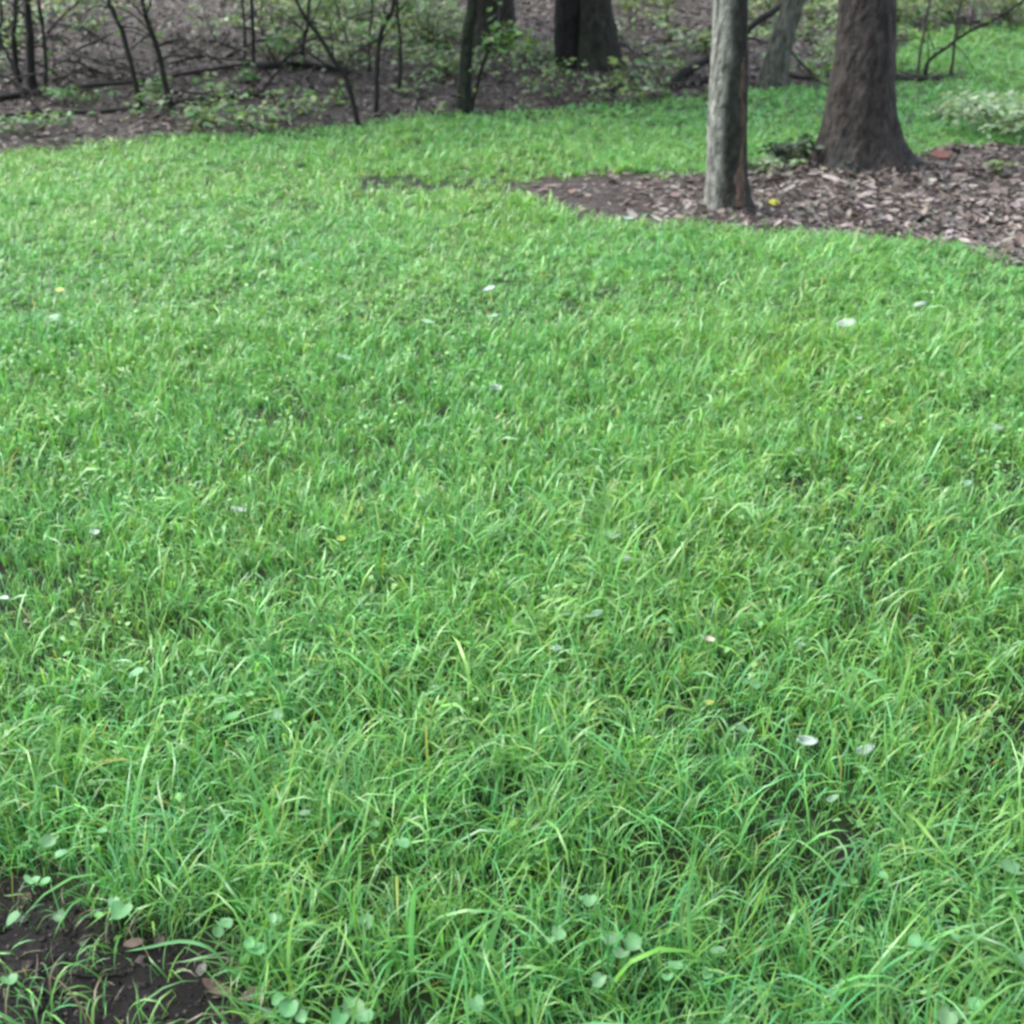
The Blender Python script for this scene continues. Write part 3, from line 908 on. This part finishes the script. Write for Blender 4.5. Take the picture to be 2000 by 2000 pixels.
shr = [
    ('small green seedling between the left clump and the leaning twins', (190, 78), 75, 40, 60, GREEN, .05),
    ('pale seedling patch at the top of the wood right of the leaning twins', (395, 80), 60, 60, 60, PALE, .05),
    ('bright green and yellow seedling right of the paired poles', (535, 128), 70, 55, 110, GREEN, .05),
    ('tall green shrub behind the seedling right of the paired poles', (545, 60), 80, 70, 170, GREEN + YEL, .06),
    ('green shrub at the top left of the long slanting sapling', (640, 45), 70, 60, 130, GREEN + PALE, .06),
    ('pale broad leaved seedling under the arched side branch', (668, 135), 40, 40, 34, PALE, .07),
    ('green seedling between the arched branch and the upright sapling', (708, 150), 40, 42, 50, GREEN + PALE, .06),
    ('green shrub behind the upright sapling with the arched branch', (700, 50), 60, 60, 110, GREEN + PALE, .06),
    ('large hazy green shrub left of the slim black trunk', (835, 70), 110, 85, 260, GREEN + PALE, .06),
    ('pale green weeds on the litter left of the slim black trunk', (845, 146), 90, 34, 110, PALE, .05),
    ('tiny pale seedling tight behind the slim black trunk', (937, 150), 24, 26, 24, PALE, .05),
    ('low dark green patch of weeds by the long curved fallen branch', (480, 162), 60, 20, 60, GREEN, .05),
    ('pale bright leafy weed at the lawn edge right of the leaning twins', (395, 246), 32, 30, 40, GREEN + PALE, .06),
    ('low green weeds below the long curved fallen branch near the left edge', (170, 205), 120, 30, 110, GREEN, .05),
    ('green weeds between the feet of the leaning twins', (305, 200), 50, 50, 70, GREEN, .05),
    ('low weeds at the lawn edge in the left corner', (60, 262), 150, 30, 120, GREEN, .05),
    ('yellow green seedling with upright leaves in front of the broad dark brown trunk', (1190, 172), 44, 44, 46, YEL, .07),
    ('yellow green shrub right of the broad dark brown trunk', (1230, 50), 50, 60, 80, YEL, .06),
    ('tall yellow green seedlings at the top left of the slim pale tree', (1300, 60), 70, 70, 130, YEL, .06),
    ('pale broad leaved seedling beside the tall yellow green seedlings', (1318, 80), 60, 26, 34, PALE, .08),
    ('bright yellow green plant tucked left of the slim pale tree', (1376, 100), 40, 36, 56, YEL, .07),
    ('pale low weeds left of the dead leaning trunk', (1265, 112), 90, 30, 60, PALE, .05),
    ('yellow green shrub behind the slender grey tree', (1585, 40), 60, 60, 130, YEL, .06),
    ('green shrub between the slim pale tree and the slender grey tree', (1490, 50), 60, 70, 150, YEL + GREEN, .06),
    ('leafy green shrub left of the sticks at the top right', (1745, 50), 90, 75, 260, YEL + GREEN, .06),
    ('leafy green shrub behind the leaning broken branch', (1850, 40), 110, 80, 320, YEL + GREEN, .06),
    ('dense green shrub in the top right corner of the wood', (1965, 50), 130, 85, 360, YEL + PALE, .06),
    ('pale green sprawling weeds on the grass above the mulch bed at the right edge', (1960, 262), 200, 62, 620, [[0.20, 0.30, 0.17], [0.25, 0.34, 0.22]], .055),
    ('patch of pale weeds with a yellowish top beside the sprawling ones', (1850, 232), 80, 34, 110, PALE + YEL, .05),
    ('dark green low plant at the left foot of the broad trunk', (1548, 318), 85, 36, 240, DKG, .045),
    ('pale small plant in front of the left root of the broad trunk', (1562, 334), 34, 18, 22, PALE, .05),
    ('pale green seedling against the foot of the broad trunk', (1640, 332), 30, 26, 26, PALE, .05),
    ('small yellow green plant alone on the mulch at the right', (1946, 346), 46, 26, 40, YEL, .045),
    ('low pale green weeds at the mulch edge right of the slim pale tree', (1480, 330), 90, 20, 90, PALE + GREEN, .04),
]
for i, (lb, ft_, w, h, n, pal, lf) in enumerate(shr):
    big = n > 125
    nm = 'shrub' if 'shrub' in lb else ('weed_patch' if 'weeds' in lb or 'weed' in lb else 'seedling')
    shrub(lb, ft_, w, h, n, pal, i, lf, name=nm, cat=nm.replace('_', ' '), group={'shrub': 'green shrubs in the wood', 'weed_patch': 'weeds along the lawn and litter', 'seedling': 'green seedlings in the wood'}[nm])

g = np.random.default_rng(66)
x, y = region_pts(g, 95000, -8.5, 9.0, 6.8, 15.0, lambda px, py, x, y: woods_mask(px, py - 4) & (fbm(x, y, 1.6, 2) + 0.6 * fbm(x, y, 4.5, 7) > np.interp(px, [-300, 300, 560, 850, 1000, 1250, 1700], [0.62, 0.5, -0.02, -0.12, 0.62, 0.28, -0.35])))
n = len(x)
hgt = g.uniform(0.02, 0.22, n) * np.clip(0.7 + 0.5 * fbm(x, y, 3, 1), 0.15, 1.2)
az = g.uniform(0, 6.28, n)
V, F, C = leaf_batch(np.stack([x, y, height(x, y) + hgt], -1), np.stack([np.cos(az), np.sin(az), g.normal(-.1, .25, n)], -1), rand_dirs(n, g, 2.5), g.uniform(.03, .07, n), g.uniform(.5, .8, n), .2, g.uniform(0, .4, n), pick(np.vstack([GREEN, GREEN, YEL, PALE]) * 1.1, n, g))
tag(link('woodland_ground_cover', mesh_np('woodland_ground_cover', V, F, C), M_LEAF), 'thin haze of small green leaves growing over the woodland litter', 'ground cover', kind='stuff')

g = np.random.default_rng(91)
for i in range(44):
    x0, y0 = g.uniform(-40, 560), g.uniform(70, 215)
    a = g.choice([g.uniform(-0.5, 0.35), g.uniform(2.8, 3.6)])
    ln = g.uniform(70, 190)
    pts = [(x0 + ln * t * math.cos(a), y0 - ln * t * math.sin(a) - 30 * math.sin(t * 2.6) * g.uniform(.3, 1)) for t in (.35, .7, 1.0)]
    sapling('thin dark dead branch tangled in the brush at the left of the wood', (x0, y0), pts, g.uniform(2.5, 6.5), seed=200 + i, leaves=0, grow=0, name='brush_branch', cat='branch', group='dead branches tangled in the brush', tone=DRK * g.uniform(.6, 1.6), dy=g.uniform(-.3, .3))

# ------------------------------------------------------------------ round leaved weeds in the near grass
WEED = [[0.1125, 0.2790, 0.1260], [0.0900, 0.2430, 0.1035], [0.1350, 0.2970, 0.1440]]


def round_leaf(size, cup, seed):
    g = np.random.default_rng(seed)
    V = [[0, 0, 0], [size * .5, 0, -cup * size * .15]]
    m = 14
    for i in range(m):
        a = 2 * math.pi * i / m
        r = size * 0.5 * (1 + 0.05 * math.sin(3 * a + seed) + g.normal(0, .02))
        if i == 0: r *= 1.04
        x = size * .5 + r * math.cos(a); y = r * 0.92 * math.sin(a)
        if i == m // 2: x += size * 0.14
        V.append([x, y, cup * size * (((x / size - .5) ** 2 + (y / size) ** 2) * 1.4 - .1) + abs(y) * .34])
    V = np.array(V)
    T = np.array([[1, 2 + i, 2 + (i + 1) % m] for i in range(m)])
    return V, T


def weed(label, pxs, name='round_leaved_weed', seed=0, group='round leaved weeds in the near grass'):
    """pxs: list of (px, py, leaf size px) of its leaves"""
    g = np.random.default_rng(300 + seed)
    c = np.mean([(a, b) for a, b, _ in pxs], axis=0)
    foot = ground_at(c[0] + g.uniform(-8, 8), c[1] + 28)
    root = thing(name, foot, label, 'weed', group)
    stems = []
    for i, (px, py, s) in enumerate(pxs):
        gp = ground_at(px, py)
        d = (np.array([0, 0, CAM_H]) - gp)
        hz = g.uniform(0.055, 0.085)
        p = gp + d * (hz / d[2])
        mpp = np.linalg.norm(p - np.array([0, 0, CAM_H])) / FPX
        size = s * mpp
        away = p[:2] - foot[:2]
        az = math.atan2(away[1], away[0]) + g.normal(0, .3) if np.linalg.norm(away) > 0.012 else g.uniform(0, 6.28)
        tilt = g.uniform(-0.4, 0.4); roll = g.uniform(-.5, .5)
        V, T = round_leaf(size, g.uniform(.2, .6), seed * 7 + i)
        V[:, 0] -= size * .5
        ca, sa, ct, st_, cr_, sr_ = math.cos(az), math.sin(az), math.cos(tilt), math.sin(tilt), math.cos(roll), math.sin(roll)
        V = np.stack([V[:, 0], V[:, 1] * cr_ - V[:, 2] * sr_, V[:, 1] * sr_ + V[:, 2] * cr_], -1)
        V = np.stack([V[:, 0] * ct - V[:, 2] * st_, V[:, 1], V[:, 0] * st_ + V[:, 2] * ct], -1)
        V = np.stack([V[:, 0] * ca - V[:, 1] * sa, V[:, 0] * sa + V[:, 1] * ca, V[:, 2]], -1)
        bpos = p + V[0]
        cc = pick(WEED, 1, g, .12)[0]
        C = np.tile(cc, (len(V), 1)); C[1] *= 1.15; C[0] *= 1.2
        lf = link('leaf', mesh_np('leaf', V + p - foot, [T], C), M_LEAF, root)
        v, f = tube(smooth_path([foot + np.array([0, 0, -.004]), (foot + bpos) / 2 + np.array([0, 0, .012]), bpos], 6), np.linspace(.0016, .001, 6), 5, .03, i)
        link('leaf_stalk', mesh_np('leaf_stalk', v - foot, f, np.tile([0.12, 0.2, 0.08], (len(v), 1))), M_LEAF, lf)
    return root


weeds = [
    ('weed with a pair of oval leaves at the left above the bare earth', [(92, 1648, 36), (118, 1672, 30), (60, 1722, 34), (82, 1728, 36)]),
    ('single round leaf weed right of the pair above the bare earth', [(252, 1660, 34), (200, 1625, 22)]),
    ('broad dull leaf weed at the top edge of the bare earth', [(235, 1780, 46), (222, 1762, 24)]),
    ('small pale weed on the left rim of the bare earth', [(30, 1795, 34), (118, 1790, 28)]),
    ('tiny weed alone in the bare near left corner', [(18, 1917, 32)]),
    ('pale round leaf weed right of the bare earth beside a broad blade', [(436, 1808, 38), (424, 1820, 26)]),
    ('little pale weed leaf just right of the one beside the broad blade', [(545, 1800, 30), (532, 1794, 22)]),
    ('large glossy round leaf weed right of the bare earth', [(500, 1858, 48), (488, 1842, 26)]),
    ('weed with three leaves at the bottom edge by the brown leaves', [(562, 1970, 44), (545, 1955, 30), (590, 1985, 28)]),
    ('large pale weed cluster at the bottom edge left of centre', [(690, 1975, 50), (660, 1990, 40), (715, 1992, 40), (680, 1962, 30)]),
    ('pale heart shaped leaf weed left of centre in the long grass', [(785, 1650, 36), (772, 1646, 22)]),
    ('weed with two stacked leaves left of the heart shaped one', [(728, 1612, 30), (726, 1632, 28)]),
    ('dull weed leaf left of the tall broad grass blade', [(715, 1800, 34)]),
    ('pale pointed weed leaf in the centre of the near grass', [(1152, 1760, 34), (1138, 1756, 20)]),
    ('weed leaf low in the grass just right of bottom centre', [(1088, 1825, 36), (1075, 1838, 24)]),
    ('big weed with four broad pale leaves right of bottom centre', [(1200, 1842, 44), (1236, 1840, 40), (1212, 1866, 38), (1185, 1835, 28)]),
    ('pale weed pair beside the four leaved weed', [(1318, 1892, 36), (1303, 1912, 28)]),
    ('weed leaf standing on a long stalk between the two right clusters', [(1402, 1862, 34), (1380, 1905, 26)]),
    ('dark weed leaf in the grass below the four leaved weed', [(1170, 1915, 34)]),
    ('weed leaf at the bottom edge in the middle', [(928, 1962, 38)]),
    ('small round weed leaf right of the bare gap in the grass', [(1722, 1712, 26), (1650, 1730, 24)]),
    ('broad pale weed leaf at the right edge of the near grass', [(1975, 1702, 46), (1990, 1740, 26)]),
    ('weed with two pale leaves near the right in the long grass', [(1790, 1840, 34), (1812, 1850, 28), (1860, 1830, 30)]),
    ('broad pale weed leaf low at the right edge', [(1990, 1882, 50)]),
    ('weed cluster at the bottom edge near the right corner', [(1850, 1990, 44), (1905, 1965, 34), (1870, 1978, 28)]),
    ('pale round leaf weed in the middle distance at the right', [(1470, 1338, 34), (1458, 1332, 20)]),
    ('pale green round leaf left of the two white petals', [(1456, 1430, 40), (1442, 1424, 22)]),
    ('dull round weed leaf in the left middle of the lawn', [(268, 1318, 38), (262, 1350, 26)]),
    ('weed leaf among shaded grass below the left middle', [(455, 1405, 40), (540, 1400, 30)]),
]
for i, (lb, px_) in enumerate(weeds):
    weed(lb, [(a, b, c_ * 0.86) for a, b, c_ in px_], seed=i)

g = np.random.default_rng(404)
xx = g.uniform(-2.6, 2.6, 26000); yy = g.uniform(0.6, 4.6, 26000)
k_ = (np.abs(xx) < half(yy)) & (cover(xx, yy) > 0.3) & (fbm(xx, yy, 3.2, 4) + 0.5 * fbm(xx, yy, 11.0, 2) > 0.05)
xx, yy = xx[k_], yy[k_]
n = len(xx)
az = g.uniform(0, 6.28, n)
V, F, C = leaf_batch(np.stack([xx, yy, height(xx, yy) + g.uniform(0.015, 0.062, n)], -1), np.stack([np.cos(az), np.sin(az), g.normal(0, .3, n)], -1), rand_dirs(n, g, 2.2), g.uniform(.008, .021, n), g.uniform(.55, .9, n), .3, g.uniform(0, .4, n), pick([[0.12, 0.30, 0.10], [0.10, 0.27, 0.075], [0.16, 0.33, 0.12], [0.15, 0.29, 0.06]], n, g))
tag(link('lawn_clover', mesh_np('lawn_clover', V, F, C), M_LEAF), 'tiny broad leaves growing low among the lawn grass', 'ground cover', kind='stuff')

# ------------------------------------------------------------------ broad coarse grass plants (blades one can pick out)


def broad_grass(label, foot_px, blades_px, seed):
    g = np.random.default_rng(80 + seed)
    foot = ground_at(*foot_px)
    root = thing('coarse_grass_plant', foot, label, 'grass plant', 'coarse grass plants in the near lawn')
    for j, (pts, w) in enumerate(blades_px):
        Y = foot[1]
        P = [foot - np.array([0, 0, .004])]
        for k, (px, py) in enumerate(pts):
            P.append(at_depth(px, py, Y + g.normal(0, 0.01) + 0.004 * k))
        P = np.array(P)
        P[1:, 2] = np.maximum(P[1:, 2], height(P[1:, 0], P[1:, 1]) + .01)
        n = 14
        path = smooth_path(P, n)
        mpp = np.linalg.norm(foot - np.array([0, 0, CAM_H])) / FPX
        prof = np.interp(np.linspace(0, 1, n), [0, .15, .5, .85, 1], [.5, .9, 1, .55, .05]) * 0.72 * w * mpp / 2
        T = np.gradient(path, axis=0); T /= np.linalg.norm(T, axis=1)[:, None]
        view = np.array([g.normal(0, .4), -1, .5 + g.normal(0, .3)])
        S = np.cross(T, view); S /= np.linalg.norm(S, axis=1)[:, None]
        N_ = np.cross(S, T)
        V = np.concatenate([path + S * prof[:, None], path - N_ * prof[:, None] * .35, path - S * prof[:, None]])
        i = np.arange(n - 1)
        F = np.concatenate([np.stack([i, i + 1, n + i + 1, n + i], -1), np.stack([n + i, n + i + 1, 2 * n + i + 1, 2 * n + i], -1)])
        c = pick([[0.12, 0.32, 0.11], [0.15, 0.35, 0.13]], 1, g, .1)[0]
        link('blade', mesh_np('blade', V - foot, [F], np.tile(c, (len(V), 1))), M_GRASS, root)


broad_grass('coarse grass plant with a tall broad blade bending over, left of bottom centre', (806, 1925), [([(803, 1850), (806, 1770), (815, 1738), (860, 1715)], 15), ([(775, 1870), (755, 1820), (742, 1795)], 9), ([(880, 1860), (930, 1815), (975, 1790)], 10)], 1)
broad_grass('coarse grass plant with a wide upright blade at bottom centre', (945, 1930), [([(952, 1860), (972, 1800), (985, 1765)], 17), ([(930, 1880), (905, 1840), (880, 1830)], 8)], 2)
broad_grass('coarse grass plant with long blades arching over the bare earth corner', (455, 1920), [([(420, 1860), (360, 1838), (290, 1850), (245, 1858)], 9), ([(480, 1870), (530, 1850), (560, 1845)], 8), ([(470, 1880), (500, 1840), (515, 1810)], 9)], 3)
broad_grass('coarse grass plant with two long hanging blades right of bottom centre', (1350, 1900), [([(1345, 1800), (1348, 1720), (1365, 1650)], 11), ([(1335, 1840), (1330, 1780), (1340, 1730)], 9)], 4)
broad_grass('coarse grass plant with stiff pale blades at the bottom right', (1690, 1985), [([(1700, 1930), (1725, 1880), (1745, 1850)], 13), ([(1670, 1950), (1650, 1910), (1632, 1875)], 9)], 5)
broad_grass('coarse grass plant with a sweeping blade in the right corner', (1840, 1980), [([(1870, 1930), (1920, 1885), (1990, 1860)], 11), ([(1900, 1900), (1905, 1840), (1895, 1790)], 10)], 6)
broad_grass('coarse grass plant with a yellow green upright blade at the far left', (40, 1450), [([(48, 1410), (52, 1385), (58, 1360)], 10), ([(30, 1420), (20, 1395), (18, 1370)], 7)], 7)
broad_grass('coarse grass plant with broad upright blades left of centre near the petals of the left', (718, 1500), [([(726, 1470), (740, 1440), (752, 1415)], 13), ([(700, 1480), (690, 1450), (680, 1430)], 7)], 8)

# ------------------------------------------------------------------ fallen petals and leaves


def flat_leaf(name, label, cat, px, py, w_px, asp, colr, mat, lift, seed, group=None, cup=0.35, pointed=False):
    """one curled leaf or petal of real thickness, lying where the photo shows it"""
    g = np.random.default_rng(seed)
    gp = ground_at(px, py)
    d = np.array([0, 0, CAM_H]) - gp
    p = gp + d * (lift / d[2])
    mpp = np.linalg.norm(p - np.array([0, 0, CAM_H])) / FPX
    L = w_px * mpp
    nu, nv = 8, 5
    top = []
    for i in range(nu):
        u = i / (nu - 1)
        wv = (math.sin(math.pi * (u * 0.94 + 0.03)) ** (0.8 if pointed else 0.5)) * asp * 0.5
        if not pointed and i == nu - 1: wv *= 1.3
        for j in range(nv):
            s = (j / (nv - 1)) * 2 - 1
            top.append([(u - .5) * L, s * wv * L, L * (cup * ((u - .5) ** 2 + 0.6 * (s * wv) ** 2 * 4) + 0.03 * math.sin(5 * u + 3 * s + seed))])
    top = np.array(top)
    bot = top.copy(); bot[:, 2] -= 0.0006 + L * 0.008
    V = np.vstack([top, bot])
    q = lambda i, j: i * nv + j
    F = []
    n0 = nu * nv
    for i in range(nu - 1):
        for j in range(nv - 1):
            F.append([q(i, j), q(i + 1, j), q(i + 1, j + 1), q(i, j + 1)])
            F.append([n0 + q(i, j), n0 + q(i, j + 1), n0 + q(i + 1, j + 1), n0 + q(i + 1, j)])
    rim = [q(i, 0) for i in range(nu)] + [q(nu - 1, j) for j in range(1, nv)] + [q(i, nv - 1) for i in range(nu - 2, -1, -1)] + [q(0, j) for j in range(nv - 2, 0, -1)]
    for a, b in zip(rim, rim[1:] + rim[:1]):
        F.append([b, a, n0 + a, n0 + b])
    az = g.uniform(-0.5, 0.5) + (math.pi if g.random() < .5 else 0)
    tl, rl = g.normal(0, .15), 0.25 + g.normal(0, .12)
    ca, sa = math.cos(az), math.sin(az)
    V = np.stack([V[:, 0] * ca - V[:, 1] * sa, V[:, 0] * sa + V[:, 1] * ca, V[:, 2]], -1)
    cr_, sr_ = math.cos(rl), math.sin(rl)                 # tip the far edge up a little, resting on grass
    V = np.stack([V[:, 0], V[:, 1] * cr_ - V[:, 2] * sr_, V[:, 1] * sr_ + V[:, 2] * cr_ + V[:, 0] * tl], -1)
    C = np.tile(np.asarray(colr, float), (len(V), 1)) * (1 + 0.12 * fbm(V[:, 0] * 60, V[:, 1] * 60, 1.5, seed % 9)[:, None])
    o = link(name, mesh_np(name, V, [np.array(F)], np.clip(C, .01, .95)), mat)
    o.location = p
    return tag(o, label, cat, group)


WH = [0.28, 0.37, 0.32]; PG = [0.1890, 0.3330, 0.2070]
petals = [
    (967, 760, 34, WH, 'white petal lying alone in the upper centre of the lawn'),
    (1650, 636, 42, WH, 'long white petal on the upper right lawn below the slim pale tree'),
    (1797, 592, 30, WH, 'white petal with a pale tip on the lawn below the mulch bed'),
    (1676, 818, 17, WH, 'tiny round white petal on the right lawn'),
    (1945, 832, 32, WH, 'bright white petal near the right edge of the lawn'),
    (1562, 880, 26, PG, 'pale greenish petal below and left of the tiny round one'),
    (1888, 945, 24, PG, 'narrow pale petal at the right below the bright white one'),
    (468, 998, 32, WH, 'pale white petal in the left middle of the lawn'),
    (186, 1040, 20, WH, 'small white petal at the far left of the lawn'),
    (1195, 1048, 44, PG, 'long pale green petal just above the white one at centre right'),
    (1217, 1090, 34, WH, 'white petal at centre right under the long pale green one'),
    (1165, 1198, 32, PG, 'pale green petal in the middle of the lawn'),
    (1087, 1266, 26, WH, 'small whitish petal right of centre below the pale green one'),
    (1385, 1250, 26, [0.36, 0.37, 0.28], 'cream petal right of centre beside a dark gap'),
    (1575, 1448, 42, WH, 'bright white petal, left one of the close white pair'),
    (1687, 1466, 46, WH, 'bright white petal, right one of the close white pair'),
    (1625, 1560, 26, PG, 'pale petal below the close white pair'),
    (103, 626, 32, PG, 'pale petal at the upper left of the lawn'),
    (672, 700, 30, PG, 'pale greenish petal left of the lone white one'),
    (955, 566, 26, WH, 'whitish petal on the upper lawn, upper one of two in line'),
    (962, 620, 26, PG, 'pale petal on the upper lawn, lower one of two in line'),
    (835, 628, 28, PG, 'pale petal on the upper lawn left of the two in line'),
    (1228, 426, 24, WH, 'white petal at the grass edge left of the slim pale tree foot'),
    (447, 482, 20, PG, 'pale speck of a petal on the upper left lawn'),
    (595, 1588, 28, WH, 'whitish petal in the long grass at the lower left'),
    (8, 1165, 24, WH, 'white petal cut by the left edge of the picture'),
    (1105, 1200, 22, PG, 'little pale petal left of the pale green petal in the middle'),
    (1565, 1260, 22, PG, 'little pale petal in the right middle of the lawn'),
    (850, 1340, 20, PG, 'little pale petal just below the lawn centre'),
]
for i, (px, py, w, c, lb) in enumerate(petals):
    flat_leaf('fallen_petal', lb, 'petal', px, py, w * 0.9, random.uniform(.42, .62), c, M_PETAL, 0.056 if py > 900 else 0.040, 40 + i, 'pale petals fallen on the lawn', cup=random.choice([-0.5, 0.3, 0.7, 0.9]), pointed=i % 3 == 0)

YL = [0.33, 0.33, 0.035]
others = [
    ('fallen_leaf', 'bright yellow leaf on the mulch right of the slim pale tree', 1512, 396, 28, .65, YL, 0.02),
    ('fallen_leaf', 'small yellow leaf in the left middle of the lawn', 667, 1052, 22, .8, [0.22, 0.30, 0.04], 0.09),
    ('fallen_leaf', 'small yellow leaf above the long pale green petal', 1117, 1050, 26, .4, [0.20, 0.23, 0.05], 0.09),
    ('fallen_leaf', 'dull yellow leaf on the upper left lawn', 117, 566, 24, .7, [0.19, 0.25, 0.06], 0.08),
    ('fallen_leaf', 'yellow leaf curled in the grass left of the right petals', 1386, 1372, 26, .5, [0.20, 0.25, 0.05], 0.08),
    ('fallen_leaf', 'yellowish leaf lying in the grass right of the tiny round petal', 1738, 822, 32, .6, [0.22, 0.28, 0.10], 0.085),
    ('fallen_leaf', 'brown leaf in a hollow at the edge of the bare earth', 262, 1842, 36, .5, [0.12, 0.085, 0.07], 0.012),
    ('fallen_leaf', 'brown leaf beside the grass at the bottom left, upper of two', 492, 1942, 46, .5, [0.10, 0.072, 0.065], 0.015),
    ('fallen_leaf', 'dark brown leaf at the bottom left, lower of two', 505, 1984, 52, .5, [0.05, 0.042, 0.04], 0.012),
    ('fallen_leaf', 'reddish brown leaf under grass at the bottom left', 425, 1930, 60, .4, [0.06, 0.032, 0.027], 0.01),
    ('fallen_leaf', 'reddish leaf at the top edge of the mulch right of the broad trunk', 1838, 302, 34, .8, [0.12, 0.05, 0.04], 0.03),
    ('fallen_leaf', 'brown leaf showing in the bare gap at bottom centre', 890, 1722, 34, .6, [0.08, 0.055, 0.05], 0.012),
    ('wood_chip', 'long pale wood chip on the mulch before the broad trunk', 1632, 350, 46, .35, [0.27, 0.245, 0.225], 0.02),
    ('wood_chip', 'pale wood chip near the middle of the mulch bed', 1690, 380, 38, .35, [0.20, 0.175, 0.16], 0.02),
]
for i, (nm, lb, px, py, w, a, c, lf) in enumerate(others):
    flat_leaf(nm, lb, 'leaf' if 'leaf' in nm else 'wood chip', px, py, w * (0.8 if 'yellow' in lb else 1), a, c, M_LITTER, lf * (0.62 if lf > 0.05 else 1), 140 + i, cup=0.25 if 'leaf' in nm else 0.03, pointed='leaf' in nm)

# the largest pale dead leaves of the mulch bed, each lying on its own
g = np.random.default_rng(77)
made = 0
while made < 110:
    px, py = g.uniform(1000, 2000), g.uniform(300, 500)
    if not in_poly(np.array([px]), np.array([py + 4]), MULCH)[0] or g.random() > 0.25 + 0.75 * (px - 1000) / 1000 or abs(px - 1423) < 55 or (abs(px - 1682) < 110 and py < 335):
        continue
    c = pick([[0.17, 0.145, 0.13], [0.13, 0.105, 0.09], [0.22, 0.195, 0.18], [0.09, 0.062, 0.05]], 1, g, .2)[0]
    flat_leaf('dead_leaf', 'curled tan or brown dead leaf lying on the mulch bed by the trees', 'leaf', px, py, g.uniform(9, 24), g.uniform(.25, .5), c, M_LITTER, 0.014, 1000 + made, 'dead leaves on the mulch bed', cup=g.uniform(.1, .5), pointed=True)
    made += 1
